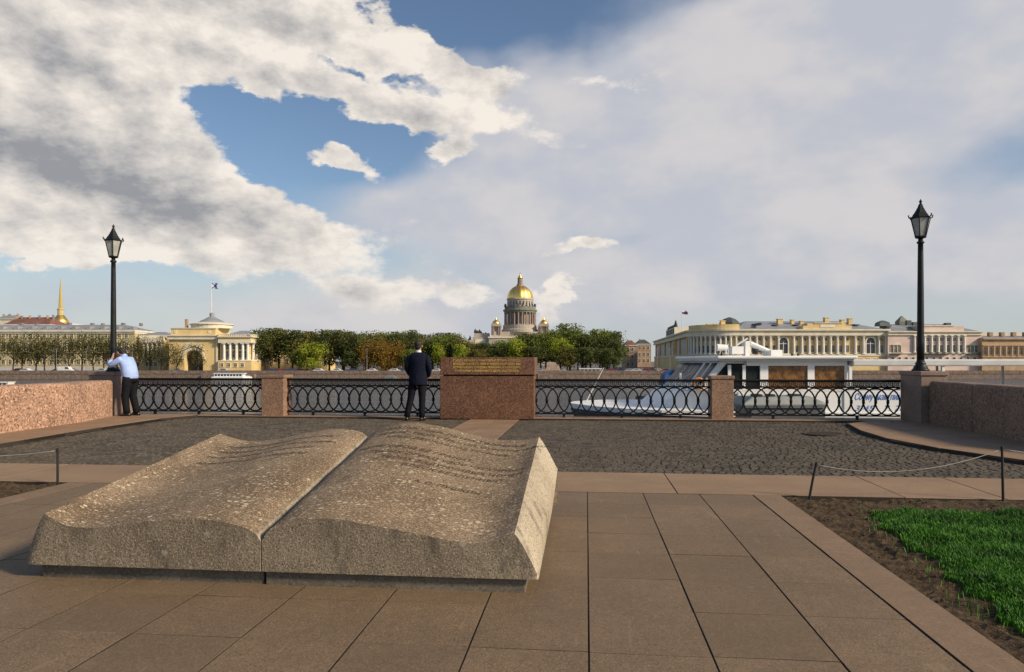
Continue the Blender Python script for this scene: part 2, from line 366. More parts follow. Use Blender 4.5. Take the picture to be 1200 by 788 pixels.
for x0, x1 in zip(xs, xs[1:]):
    slab('strip_slab', strip_m, strip, [(x0+.004,7.561),(x1-.004,7.561),(x1-.004,8.22),(x0+.004,8.22)], .004+rnd.uniform(-.001,.001), .1, .005)
    slab('strip_slab', strip_m, strip, [(x0+.004,8.2215),(x1-.004,8.2215),(x1-.004,8.882),(x0+.004,8.882)], .004+rnd.uniform(-.001,.001), .1, .005)

# cobbled road: setts between the two curved pavements
LE = [(-9.05,8.885),(-9.19,10.68),(-9.44,12.87),(-9.61,15.93),(-9.3,16.62)]
RE = [(8.2,8.885),(6.5,9.35),(5.65,10.18),(5.25,11.4),(5.02,12.5),(5.08,14.0),(5.47,16.0),(6.3,16.62)]
def edge(pts, y):
    for (xa, ya), (xb, yb) in zip(pts, pts[1:]):
        if ya <= y <= yb: return xa+(xb-xa)*(y-ya)/(yb-ya)
    return pts[-1][0] if y > pts[-1][1] else pts[0][0]
road = MB().box(-14, 13, 8.887, 16.64, -.139, -.014).build('cobbled_road', joint_m, label='dark grey cobbled roadway between the pink strip and the railing', cat='road', kind='structure')
b = MB(); y = 8.93
hum = lambda x, y: .012*noise.noise(Vector((x*.6, y*.6, 1)))
while y < 16.6:
    dep = rnd.uniform(.075, .095); x = edge(LE, y)+.03+rnd.uniform(0, .1); xe = edge(RE, y)-.05
    while x < xe:
        wd = rnd.uniform(.085, .15)
        if -2.68 < x+wd/2 < -1.5: x += wd; continue
        cxm, cym = x+wd/2, y+dep/2+.035*math.sin(x*1.7)+rnd.uniform(-.008, .008); hw, hd = wd/2-.004, dep/2-.004; z = hum(cxm, cym)+rnd.uniform(-.004, .004)
        if math.hypot(cxm-4.374, (cym-13.96)) < .44: x += wd; continue
        rot = rnd.uniform(-.06, .06); q = [(-hw,-hd),(hw,-hd),(hw,hd),(-hw,hd)]
        vs = []; tl = rnd.uniform(-.004, .004)
        for k, zz in ((1, -.03), (.97, z-.009), (.78, z)):
            for (px, py) in q: vs.append((cxm+px*k-py*rot, cym+py*k+px*rot, zz+(tl*px/hw if zz > -.03 else 0)))
        b.add(vs, [(0,1,5,4),(1,2,6,5),(2,3,7,6),(3,0,4,7),(4,5,9,8),(5,6,10,9),(6,7,11,10),(7,4,8,11),(8,9,10,11)]); x += wd
    y += dep
b.build('sett', sett_m, road, smooth=False, kind='stuff')
path = MB().box(-2.66, -1.52, 8.89, 16.55, -.0139, -.002).build('footpath', joint_m, label='narrow path of tan granite slabs leading to the inscribed red block', cat='path', kind='structure')
yy = [8.9, 10.5, 12.0, 13.6, 14.9, 16.54]
for y0, y1 in zip(yy, yy[1:]):
    slab('path_slab', walk_m, path, [(-2.655,y0+.004),(-2.092,y0+.004),(-2.092,y1-.004),(-2.655,y1-.004)], .012, .03, .005)
    slab('path_slab', walk_m, path, [(-2.086,y0+.004),(-1.525,y0+.004),(-1.525,y1-.004),(-2.086,y1-.004)], .012, .03, .005)
# manhole
mh = empty('manhole_cover', (4.374, 13.96, .004), label='round rusty iron manhole cover set in the cobbles', cat='manhole cover')
MB().lathe([(.36,-.03),(.36,.012),(.31,.012),(.31,-.004),(.30,-.004)], 32).build('rim', rust_m, mh, smooth=False)
b = MB(); b.lathe([(.298,-.03),(.298,.006),(.001,.008)], 28)
for k in range(-4, 5):
    w_ = math.sqrt(max(.0, .27**2-(k*.06)**2)); b.box(-w_, w_, k*.06-.012, k*.06+.012, .006, .014)
b.build('lid', rust_m, mh)

# pavements along the side walls and a sill under the railing
def pavement(name, edge_pts, wall_pts, label):
    root = MB(); poly = edge_pts+wall_pts[::-1]
    root.prism(poly, -.139, .045); ro = root.build(name, joint_m, label=label, cat='pavement', kind='structure')
    def at(pts, t):
        L = [0]
        for a, c in zip(pts, pts[1:]): L.append(L[-1]+math.dist(a, c))
        d = t*L[-1]
        for i in range(len(pts)-1):
            if d <= L[i+1]+1e-9:
                f = (d-L[i])/(L[i+1]-L[i]); return (pts[i][0]+(pts[i+1][0]-pts[i][0])*f, pts[i][1]+(pts[i+1][1]-pts[i][1])*f)
        return pts[-1]
    n = 7
    for i in range(n):
        for (f0, f1) in ((0.0, .45), (.453, 1.0)):
            P = []
            for t in (i/n+.0015, (i+1)/n-.0015):
                a, c = at(edge_pts, t), at(wall_pts, t); P.append([(a[0]+(c[0]-a[0])*f, a[1]+(c[1]-a[1])*f) for f in (f0, f1)])
            slab('pavement_slab', walk_m, ro, [P[0][0], P[0][1], P[1][1], P[1][0]] if (P[0][1][0] > P[0][0][0]) else [P[0][1], P[0][0], P[1][0], P[1][1]], .06+rnd.uniform(-.002,.002), .06, .006)
pavement('pavement', [(x, y) for x, y in LE], [(-10.62,8.885),(-10.45,12.0),(-10.65,14.2),(-11.0,15.6),(-11.2,16.62)], 'tan granite pavement along the foot of the pink parapet')
pavement('pavement', [(x, y) for x, y in RE], [(9.2,8.885),(7.4,10.2),(7.05,11.2),(7.05,12.6),(7.1,14.2),(7.12,15.4),(7.1,16.62)], 'curved tan granite pavement along the foot of the brown parapet')
sill = MB().box(-12.2, 8.3, 16.645, 17.345, -.139, .02).build('railing_sill', joint_m, label='low granite sill course carrying the iron railing', cat='kerb', kind='structure')
xs = [-12.2+1.7*k for k in range(13)]
for x0, x1 in zip(xs, xs[1:]): slab('sill_stone', walk_m, sill, [(x0+.003,16.648),(x1-.003,16.648),(x1-.003,17.342),(x0+.003,17.342)], .036, .04, .006)

# soil beds and grass
def soil(name, x0, x1, y0, y1, label, nx=90, ny=110):
    b = MB(); vs = []; fs = []
    for j in range(ny+1):
        for i in range(nx+1):
            x = x0+(x1-x0)*i/nx; y = y0+(y1-y0)*j/ny; e = min(x-x0, x1-x, y1-y)
            p = Vector((x*2.6, y*2.6, 3)); z = -.025+.035*noise.fractal(p, 1.0, 2.1, 5)+.016*noise.noise(Vector((x*16, y*16, 5)))+.01*noise.noise(Vector((x*38, y*38, 9)))
            z += .02*min(1, max(0, e)/.5); z = min(z, -.012+max(0, e)*.4); vs.append((x, y, z))
    for j in range(ny):
        for i in range(nx): a = j*(nx+1)+i; fs.append((a, a+1, a+nx+2, a+nx+1))
    b.add(vs, fs)
    rr = random.Random(3)
    for k in range(900):
        x, y = rr.uniform(x0+.05, x1), rr.uniform(y0, y1-.05); r = rr.uniform(.006, .03)*(.6 if rr.random() < .7 else 1)
        z = -.02+.03*noise.fractal(Vector((x*2.6, y*2.6, 3)), 1.0, 2.1, 5)+.015
        vv = [(x+r*rr.uniform(.7,1.3)*dx, y+r*rr.uniform(.7,1.3)*dy, z+r*rr.uniform(.5,.9)*dz) for dx, dy, dz in ((1,0,0),(0,1,0),(-1,0,0),(0,-1,0),(0,0,1),(0,0,-1))]
        b.add(vv, [(0,1,4),(1,2,4),(2,3,4),(3,0,4),(1,0,5),(2,1,5),(3,2,5),(0,3,5)])
    return b.build(name, soil_m, smooth=False, label=label, cat='soil', kind='structure')
soil('soil', 1.951, 7.5, .6, 7.557, 'bare crumbly brown soil bordering the green grass patch', 150, 190)
soil('soil', -10.5, -5.751, 2.5, 7.557, 'bare dark soil bed beside the lone stake on the far side of the book', 90, 90)
def gedge(y):
    pts = [(2.02,1.5),(2.11,3.8),(2.15,4.46),(2.22,4.99),(2.33,6.08),(2.46,6.80)]
    return edge(pts, y)
b = MB(); rr = random.Random(11)
for k in range(210000):
    y = rr.uniform(2.2, 6.86); x = rr.uniform(2.0, 4.8)
    if x > 2.1+(y-3.8)*.57+.9: continue
    dn = .13*noise.noise(Vector((x*2.2, y*2.2, 0)))+.07*noise.noise(Vector((x*7, y*7, 4)))
    ex = x-gedge(y)-.10-dn; ey = 6.83-y+dn*.8
    if ex < 0 or ey < 0:
        if not (ex > -.16 and ey > -.10 and rr.random() < .02): continue
    if noise.noise(Vector((x*1.5, y*1.5, 8))) < -.46 and rr.random() < .8: continue
    h = rr.uniform(.025, .060)*(1+.45*noise.noise(Vector((x*3, y*3, 2))))*(.6+.4*min(1, max(.05, ex*4))); w = rr.uniform(.0022, .0046); a = rr.uniform(0, 6.28); ln = rr.uniform(.15, .75)*h; la = rr.uniform(0, 6.28)
    z = -.015+.03*noise.fractal(Vector((x*2.6, y*2.6, 3)), 1.0, 2.1, 3)+.012; ca, sa = math.cos(a)*w, math.sin(a)*w; lx, ly = math.cos(la)*ln, math.sin(la)*ln
    b.add([(x-ca,y-sa,z-.01),(x+ca,y+sa,z-.01),(x+ca*.8+lx*.35,y+sa*.8+ly*.35,z+h*.6),(x-ca*.8+lx*.35,y-sa*.8+ly*.35,z+h*.6),(x+lx,y+ly,z+h)], [(0,1,2,3),(3,2,4)])
me = bpy.data.meshes.new('grass'); me.from_pydata(b.v, [], b.f); me.materials.append(grass_m)
put('grass', me, label='bright green short grass growing behind the granite kerb', cat='grass', kind='stuff')

# ---------------- the stone book
bk = empty('stone_book', (-1.95, 4.2, 0), label='huge weathered granite open book with wavy pages on a low plinth', cat='monument')
def interp(tab, s):
    # Catmull-Rom through the measured profile
    n = len(tab)
    for i in range(n-1):
        if s <= tab[i+1][0] or i == n-2:
            (x1, y1), (x2, y2) = tab[i], tab[i+1]; x0, y0 = tab[max(i-1,0)]; x3, y3 = tab[min(i+2,n-1)]
            h = x2-x1; t = (s-x1)/h
            m1 = (y2-y0)/(x2-x0) if x2 > x0 else 0; m2 = (y3-y1)/(x3-x1) if x3 > x1 else 0
            return (2*t**3-3*t*t+1)*y1+(t**3-2*t*t+t)*h*m1+(-2*t**3+3*t*t)*y2+(t**3-t*t)*h*m2
RN = [(0,.275),(.02,.325),(.07,.378),(.18,.412),(.30,.412),(.42,.391),(.59,.350),(.78,.299),(.90,.300),(1,.352)]
RF = [(0,.655),(.02,.70),(.09,.763),(.24,.803),(.42,.771),(.60,.705),(.76,.660),(.86,.652),(.94,.660),(1,.688)]
LN_ = [(0,.270),(.02,.310),(.06,.345),(.12,.372),(.22,.392),(.32,.397),(.56,.366),(.80,.326),(.91,.347),(1,.408)]
LF_ = [(0,.655),(.02,.690),(.07,.725),(.21,.740),(.40,.71),(.58,.650),(.72,.628),(.82,.625),(.93,.655),(1,.688)]
DEP, WR, WL = 2.2, 1.535, 1.415
def page_h(side, s, t):
    a, c = (RN, RF) if side > 0 else (LN_, LF_)
    s = min(1, max(0, s)); return interp(a, s)*(1-t)+interp(c, s)*t
def page_rough(side, x, y, z):
    q = Vector((x*side*3+side*7, y*3, z*3)); return .006*noise.noise(q)+.003*noise.noise(q*3.3)
def page_block(side, name, label):
    wid = WR if side > 0 else WL; NS, NTT, K = 64, 48, 7; b = MB(); vs = []
    def fin(x, y, z, wfull):
        d = page_rough(side, x, y, z); c_ = .10+.45*max(0, z-.088) if side < 0 else .025     # plan rounding of the outer near corner, heavy on the worn side
        u, v = (x-(wfull-c_))/c_, (c_-y)/c_
        if u > 0 and v > 0:
            k = max(u, v)/math.hypot(u, v); x, y = wfull-c_+u*k*c_, c_-v*k*c_
        return (side*x, y+d*.5, z+(d if z > .1 else 0))
    rows = []
    for j in range(NTT+1):
        t = (j/NTT)**1.35; y = DEP*t; row = [(.004, .088)]
        for i in range(NS+1):
            s = i/NS; s = s*s*(3-2*s)*.5+s*.5; row.append((.004+(wid-.004)*s, page_h(side, s, t)))
        h1 = row[-1][1]; lip = .155+(.405-.155)*t; out = .115+.05*t
        if side < 0: out += .03
        for k in range(1, 9):
            f = k/8; row.append((wid+out*(f**(.85 if side > 0 else .7)), h1+(lip-h1)*f))
        row.append((wid+out+.018*(1-t)-.02*t, (lip+.088)/2)); row.append((wid+out+.024*(1-t)-.04*t, .088))
        rows.append((y, row, max(p[0] for p in row)))
    n = len(rows[0][1])
    for y, row, wf in rows: vs += [fin(x, y, z, wf) for x, z in row]
    fs = []
    for j in range(NTT):
        for i in range(n-1): a = j*n+i; fs.append((a, a+1, a+n+1, a+n))
        a = j*n; fs.append((a+n-1, a, a+n, a+2*n-1))
    for (y, row, wf), off in ((rows[0], 0), (rows[-1], NTT*n)):           # end faces as grids, so that the stone stays smooth
        base = len(vs)
        for i in range(1, n-1):
            x, z = row[i]
            for k in range(K): vs.append(fin(x, y, .088+(z-.088)*k/K, wf))
        idx = lambda i, k: (off+i) if k == K else base+(i-1)*K+k
        for i in range(1, n-2):
            for k in range(K): fs.append((idx(i,k), idx(i+1,k), idx(i+1,k+1), idx(i,k+1)))
        fs.append(tuple([off]+[idx(1,k) for k in range(K+1)])); fs.append(tuple([off+n-1]+[idx(n-2,k) for k in range(K+1)]))
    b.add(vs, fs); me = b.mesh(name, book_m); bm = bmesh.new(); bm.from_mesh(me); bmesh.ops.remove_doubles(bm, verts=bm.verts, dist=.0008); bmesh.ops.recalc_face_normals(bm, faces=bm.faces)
    for f in bm.faces: f.smooth = True
    for e in bm.edges:
        if len(e.link_faces) == 2 and e.calc_face_angle(0) > R(38): e.smooth = False
    bm.to_mesh(me); bm.free(); o = put(name, me, bk); o['label'] = label
    return o
pr = page_block(1, 'page_block', 'page block with carved verses, its bevelled fore edge coloured lighter and catching the sun')
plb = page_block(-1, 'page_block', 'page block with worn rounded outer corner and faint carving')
for sgn, x0, x1 in ((1, .012, WR+.06), (-1, .008, WL+.05)):
    b = MB(); xs = sorted((sgn*x0, sgn*x1)); b.box(xs[0], xs[1], .035 if sgn > 0 else .05, DEP-.06, -.02, .092)
    b.build('plinth_stone', plinth_m, bk, bevel=.006)
def carve(side, lines, s0, s1):
    for (t, txt, size, off) in lines:
        me = text_mesh('carved_line', txt, size, carve_m, 'LEFT', bold=.0012, shear=.25)
        wid = WR if side > 0 else WL
        for v in me.vertices:
            x = v.co.x+off; y = DEP*t+v.co.y*1.0
            s = (s0+x/wid) if side > 0 else (s1-x/wid)
            hh = page_h(side, s, y/DEP); X = s*wid*side
            v.co = (X, y, hh+page_rough(side, s*wid, y, hh)+.0022)
        put('carved_line', me, pr if side > 0 else plb, kind='stuff')
carve(1, [(.905,'ЛЮБЛЮ ТЕБЯ, ПЕТРА ТВОРЕНЬЕ,',.078,0),(.845,'ЛЮБЛЮ ТВОЙ СТРОГИЙ, СТРОЙНЫЙ ВИД,',.070,0),(.785,'НЕВЫ ДЕРЖАВНОЕ ТЕЧЕНЬЕ,',.072,.12),
          (.66,'БЕРЕГОВОЙ ЕЁ ГРАНИТ,',.078,-.02),(.60,'ТВОИХ ОГРАД УЗОР ЧУГУННЫЙ,',.076,.10),(.545,'ТВОИХ ЗАДУМЧИВЫХ НОЧЕЙ',.074,.22),(.49,'БЛЕСК БЕЗЛУННЫЙ',.076,.42),(.36,'А. С. ПУШКИН',.07,.58)], .10, 0)
carve(-1, [(.88,'ПРОШЛО СТО ЛЕТ, И ЮНЫЙ ГРАД,',.056,0),(.80,'ПОЛНОЩНЫХ СТРАН КРАСА И ДИВО,',.056,0),(.72,'ИЗ ТЬМЫ ЛЕСОВ, ИЗ ТОПИ БЛАТ',.056,0),(.64,'ВОЗНЕССЯ ПЫШНО, ГОРДЕЛИВО',.056,0)], 0, .86)

# ---------------- parapets, piers, pedestals, block
def parapet(label, pts, cuts, h, th, side, mat):
    root = empty('parapet_wall', (pts[0][0], pts[0][1], 0), label=label, cat='wall')
    def P(y): return edge(pts, y)
    for y0, y1 in zip(cuts, cuts[1:]):
        n = 10; b = MB(); vs = []; prof = [(0,.05),(0,h-.07),(.02,h-.02),(.06,h),(th-.06,h),(th-.02,h-.02),(th,h-.07),(th,.05)]
        for i in range(n+1):
            y = y0+.006+(y1-y0-.012)*i/n; x = P(y)
            for (d, z) in prof: vs.append((x+side*d-root.location.x, y-root.location.y, z+.012*noise.noise(Vector((x*2, y*2, z*2)))*(1 if z > .1 else 0)))
        fs = []; k = len(prof)
        for i in range(n):
            for q in range(k): r_ = (q+1) % k; fs.append((i*k+q, i*k+r_, (i+1)*k+r_, (i+1)*k+q))
        fs += [tuple(range(k)), tuple(range(n*k, n*k+k))]
        b.add(vs, fs); b.build('wall_block', mat, root, bevel=.012)
    return root
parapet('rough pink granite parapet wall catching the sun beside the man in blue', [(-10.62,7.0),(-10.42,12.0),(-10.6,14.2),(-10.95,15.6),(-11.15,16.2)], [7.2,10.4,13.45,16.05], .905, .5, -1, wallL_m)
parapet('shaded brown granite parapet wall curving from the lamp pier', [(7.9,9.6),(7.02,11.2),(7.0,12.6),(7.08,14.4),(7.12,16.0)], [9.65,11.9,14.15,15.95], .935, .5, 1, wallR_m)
def pier(x0, x1, y0, y1, h, label):
    r_ = empty('lamp_pier', ((x0+x1)/2, (y0+y1)/2, 0), label=label, cat='pier'); w_, d_ = (x1-x0)/2, (y1-y0)/2
    MB().box(-w_, w_, -d_, d_, .02, h-.09).build('shaft', pier_m, r_, bevel=.012)
    MB().box(-w_-.025, w_+.025, -d_-.025, d_+.025, h-.092, h).build('cap', pier_m, r_, bevel=.015); return r_
pier(-11.86, -11.22, 16.25, 17.15, 1.10, 'granite end pier carrying the lamp beside the man in blue')
pier(6.98, 7.50, 16.0, 17.0, 1.14, 'granite end pier carrying the lamp beside the brown parapet')
def pedestal(x0, x1, label):
    r_ = empty('railing_pedestal', ((x0+x1)/2, 17.05, 0), label=label, cat='pedestal'); w_ = (x1-x0)/2
    MB().box(-w_, w_, -.26, .26, .03, .945).build('shaft', ped_m, r_, bevel=.008)
    MB().box(-w_-.02, w_+.02, -.28, .28, .943, 1.02).build('cap', ped_m, r_, bevel=.012)
pedestal(-7.79, -7.24, 'square pink granite railing pedestal between the two railings next to the man in blue')
pedestal(2.825, 3.31, 'square pink granite railing pedestal in front of the boat cabin')
blk = empty('inscribed_block', (-2.276, 16.95, 0), label='large red granite block with a gilt inscription on its top course', cat='monument')
MB().box(-1.09, 1.09, -.42, .42, .02, 1.005).build('body', block_m, blk, bevel=.008)
MB().box(-1.02, 1.05, -.37, .37, 1.0, 1.045).build('recess', joint_m, blk)
MB().box(-1.08, 1.11, -.44, .44, 1.04, 1.44).build('cap_stone', block_m, blk, bevel=.008)
for k, tx in enumerate(['СЪЕЗДЪ УКРАШЕНЪ ГРАНИТОМЪ И ЛЕТОМЪ А ГОРОДЪ', 'ВОЗВЕДЕНЪ В ЧЕСТЬ РЕКИ И НАБЕРЕЖНОЙ НЕВЫ 2002', 'УСТРОЕНЪ ВСЕМЪ ГОРОДОМЪ ЛЮБЯЩИМЪ ЕГО НАРОДОМЪ', 'СТАРАНИЕМЪ КАМЕННЫХЪ ДЕЛЪ МАСТЕРОВЪ']):
    me = text_mesh('gilt_line', tx, .066, gold_m, 'CENTER', extrude=.002, bold=.0016)
    xs_ = [v.co.x for v in me.vertices]; sc = 1.56/(max(xs_)-min(xs_)) if k < 3 else 1.48/(max(xs_)-min(xs_))
    for v in me.vertices: v.co = (v.co.x*sc+.0, -.443-v.co.z, 1.345-.079*k+v.co.y)
    put('gilt_line', me, blk, kind='stuff')

# ---------------- iron railing sections
def ring_mesh():
    b = MB(); n = 26; vs = []; rx, rz, w_, d_ = .262, .300, .0150, .014
    for i in range(n):
        a = 2*math.pi*i/n; c, s = math.cos(a), math.sin(a)
        for (k, y) in ((-w_, -d_), (w_, -d_), (w_, d_), (-w_, d_)): vs.append(((rx+k)*c, y, (rz+k)*s))
    fs = []
    for i in range(n):
        j = (i+1) % n
        for q in range(4): r_ = (q+1) % 4; fs.append((i*4+q, i*4+r_, j*4+r_, j*4+q))
    b.add(vs, fs); return b.mesh('ring', iron_m)
ringM = ring_mesh()
bossM = MB().lathe([(.001,-.055),(.028,-.048),(.036,-.02),(.030,0),(.036,.02),(.028,.048),(.001,.055)], 10).mesh('boss', iron_m, smooth=True)
footM = MB().box(-.035,.035,-.035,.035,0,.02).box(-.02,.02,-.02,.02,.02,.10).box(-.03,.03,-.03,.03,.045,.07).mesh('foot', iron_m)
def railing(x0, x1, label, foot_n):
    root = empty('iron_railing', (x0, 17.02, .03), label=label, cat='railing', group='cast iron railing sections between the granite pedestals'); L = x1-x0
    MB().box(0, L, -.045, .045, .865, .905).box(0, L, -.03, .03, .845, .866).build('top_rail', iron_m, root, bevel=.006)
    MB().box(0, L, -.02, .02, .715, .742).build('middle_rail', iron_m, root)
    MB().box(0, L, -.022, .022, .075, .105).build('bottom_rail', iron_m, root)
    n = max(3, round(L/.265)); p = L/n
    b = MB(); kp = p/2; t = .0085
    for i in range(round(L/kp)):            # meander: a running key per half pitch
        x = i*kp; z0, z1 = .750, .838; u = kp/5; hz = (z1-z0)/4
        def hb(xa, xb, z): b.box(x+xa, x+xb, -.010, .010, z-t, z+t)
        def vb(xx, za, zb): b.box(x+xx-t*.8, x+xx+t*.8, -.0095, .0095, za, zb)
        hb(0, 4*u, z1-t); vb(0+t, z0, z1); vb(4*u, z0+hz, z1); hb(1.7*u, 4*u, z0+hz); vb(1.7*u, z0+hz, z1-1.6*hz); hb(1.7*u, 3*u, z1-1.6*hz); hb(0-u, 0, z0+t)
    b.box(0, L, -.006, .006, .742, .752)
    b.build('meander_band', iron_m, root)
    for i in range(1, n):
        put('ring', ringM, root, (i*p, .005*(1 if i % 2 else -1), .41))
    for i in range(n+1):
        if 0 < i < n: put('boss', bossM, root, (i*p-p if i == 0 else i*p, -.012, .41)) if False else None
    for i in range(n):
        put('boss', bossM, root, (i*p+p*0.0 if i else .02, -.014, .41))
    for s in (0, 1):      # half rings against the stone
        b = MB(); vs = []; m_ = 13
        for i in range(m_):
            a = -math.pi/2+math.pi*i/(m_-1); c, q = math.cos(a)*(1 if s == 0 else -1), math.sin(a)
            for (k, y) in ((-.0125,-.014),(.0125,-.014),(.0125,.014),(-.0125,.014)): vs.append(((L if s else 0)+(.262+k)*c, y-.003, .41+(.300+k)*q))
        fs = [(i*4+q, i*4+(q+1)%4, (i+1)*4+(q+1)%4, (i+1)*4+q) for i in range(m_-1) for q in range(4)]
        b.add(vs, fs); b.build('half_ring', iron_m, root)
    for i in range(foot_n): put('foot', footM, root, (L*(i+.5)/foot_n, 0, 0))
railing(-11.22, -7.79, 'black cast iron ring railing section beside the man in the blue shirt', 3)
railing(-7.24, -3.366, 'black cast iron ring railing section behind the man in the dark suit', 3)
railing(-1.186, 2.825, 'black cast iron ring railing section in front of the white foredeck of the boat', 3)
railing(3.31, 6.98, 'black cast iron ring railing section in front of the grey tender and blue lettering', 2)

# ---------------- street lamps
def lamp(loc, label, k=1.0):
    r_ = empty('street_lamp', loc, label=label, cat='street lamp'); r_.scale = (k, k, k)
    MB().lathe([(.175,0),(.175,.03),(.15,.05),(.13,.10),(.095,.14),(.115,.165),(.085,.19),(.075,.24)], 16).build('base', lampiron_m, r_, smooth=True)
    MB().lathe([(.074,.23),(.070,.6),(.064,1.6),(.055,2.55),(.052,2.74),(.075,2.755),(.075,2.785),(.05,2.80),(.045,2.86)], 16).build('post', lampiron_m, r_, smooth=True)
    MB().lathe([(.05,2.85),(.115,2.87),(.125,2.895),(.125,2.905)], 6).build('lantern_seat', lampiron_m, r_)
    z0, z1, r0, r1 = 2.905, 3.29, .105, .195
    for i in range(6):
        a0, a1 = math.pi/3*i, math.pi/3*(i+1); am = (a0+a1)/2
        p = [(r0*math.cos(a0),r0*math.sin(a0),z0),(r0*math.cos(a1),r0*math.sin(a1),z0),(r1*math.cos(a1),r1*math.sin(a1),z1),(r1*math.cos(a0),r1*math.sin(a0),z1)]
        b = MB(); inn = [(x*.95, y*.95, z) for x, y, z in p]; b.add(p+inn, [(0,1,2,3),(7,6,5,4),(0,4,5,1),(1,5,6,2),(2,6,7,3),(3,7,4,0)]); b.build('pane', lampglass_m, r_)
        b = MB(); b.tube([(r0*1.03*math.cos(a0),r0*1.03*math.sin(a0),z0-.01),(r1*1.03*math.cos(a0),r1*1.03*math.sin(a0),z1)], .011, 6)
        b.tube([(r1*1.02*math.cos(a0),r1*1.02*math.sin(a0),z1),(r1*1.22*math.cos(a0),r1*1.22*math.sin(a0),z1+.015),(r1*1.30*math.cos(a0),r1*1.30*math.sin(a0),z1+.06),(r1*1.2*math.cos(a0),r1*1.2*math.sin(a0),z1+.075)], [.012,.014,.012,.006], 6)
        b.tube([(r1*math.cos(a0),r1*math.sin(a0),z1),(r1*math.cos(a1),r1*math.sin(a1),z1)], .014, 6); b.build('lantern_rib', lampiron_m, r_)
    MB().lathe([(.205,3.285),(.21,3.30),(.165,3.345),(.165,3.36),(.125,3.41),(.122,3.425),(.09,3.47),(.088,3.485),(.06,3.53),(.045,3.58),(.03,3.60)], 6).build('cap', lampiron_m, r_)
    MB().lathe([(.03,3.595),(.018,3.62),(.032,3.645),(.032,3.66),(.012,3.685),(.004,3.71)], 10).build('finial', lampiron_m, r_, smooth=True)
lamp((-11.43, 16.55, 1.10), 'dark iron street lamp with tapered lantern rising behind the man in blue', .965)
lamp((7.17, 16.45, 1.14), 'dark iron street lamp with tapered lantern on the pier by the brown parapet', 1.0)

# ---------------- stakes and cords
def stake(loc, h, dx, dy, label):
    b = MB(); b.tube([(-dx*.15,-dy*.15,-.1),(dx*.5,dy*.5,h*.5),(dx,dy,h)], [.013,.0125,.012], 8); b.tube([(dx*.93,dy*.93,h-.045),(dx*.98,dy*.98,h-.012)], [.016,.016], 8)
    b.build('stake', stake_m, loc=loc, label=label, cat='stake')
stake((2.209, 7.50, -.01), .36, .075, 0, 'short leaning iron stake at the corner of the soil bed')
stake((4.033, 7.50, -.01), .54, -.012, 0, 'tall upright iron stake behind the grass patch')
stake((-5.80, 7.45, -.01), .405, .0, 0, 'lone iron stake in the soil bed on the far side of the book')
def cord(a, c, sag, label):
    n = 24; P = []
    for i in range(n+1):
        t = i/n; P.append((a[0]+(c[0]-a[0])*t, a[1]+(c[1]-a[1])*t, a[2]+(c[2]-a[2])*t-sag*4*t*(1-t)))
    MB().tube(P, .0042, 5).build('cord', rope_m, smooth=True, label=label, cat='cord')
cord((2.283, 7.50, .325), (4.021, 7.50, .50), .135, 'pale cord sagging between the leaning stake and the tall stake')
cord((4.021, 7.50, .50), (6.6, 7.45, .44), .08, 'pale cord running on from the tall stake over the soil')
cord((-5.80, 7.45, .37), (-8.2, 7.4, .36), .08, 'pale cord tied to the lone stake beyond the book')
# ================================================================== people
skin_m = plain('skin', (.42, .24, .17), .55, .1, 20)
hair_m = plain('dark_hair', (.022, .014, .010), .7, .3, 60, bump=.4, bscale=200)
suit_m = plain('navy_suit_cloth', (.010, .012, .024), .85, .25, 25, spec=.08, bump=.3, bscale=14)
trouser_m = plain('black_trouser_cloth', (.012, .012, .015), .85, .25, 25, spec=.08, bump=.3, bscale=14)
shirt_m = plain('light_blue_shirt', (.36, .47, .78), .8, .10, 9, bump=.5, bscale=11)
white_cloth_m = plain('white_collar', (.75, .74, .72), .8, .05)
shoe_m = plain('black_leather', (.010, .009, .009), .35, .2)
def skin_mesh(name, V, E_, mat, parent, root=0, sub=2):
    keys = list(V); me = bpy.data.meshes.new(name)
    me.from_pydata([V[k][0] for k in keys], [(keys.index(a), keys.index(b)) for a, b in E_], []); me.materials.append(mat)
    o = put(name, me, parent); sk = o.modifiers.new('skin', 'SKIN'); sk.use_smooth_shade = True
    for i, k in enumerate(keys):
        r_ = V[k][1]; me.skin_vertices[0].data[i].radius = r_ if isinstance(r_, tuple) else (r_, r_)
        me.skin_vertices[0].data[i].use_root = (i == root)
    s_ = o.modifiers.new('subdivision', 'SUBSURF'); s_.levels = sub; s_.render_levels = sub
    return o
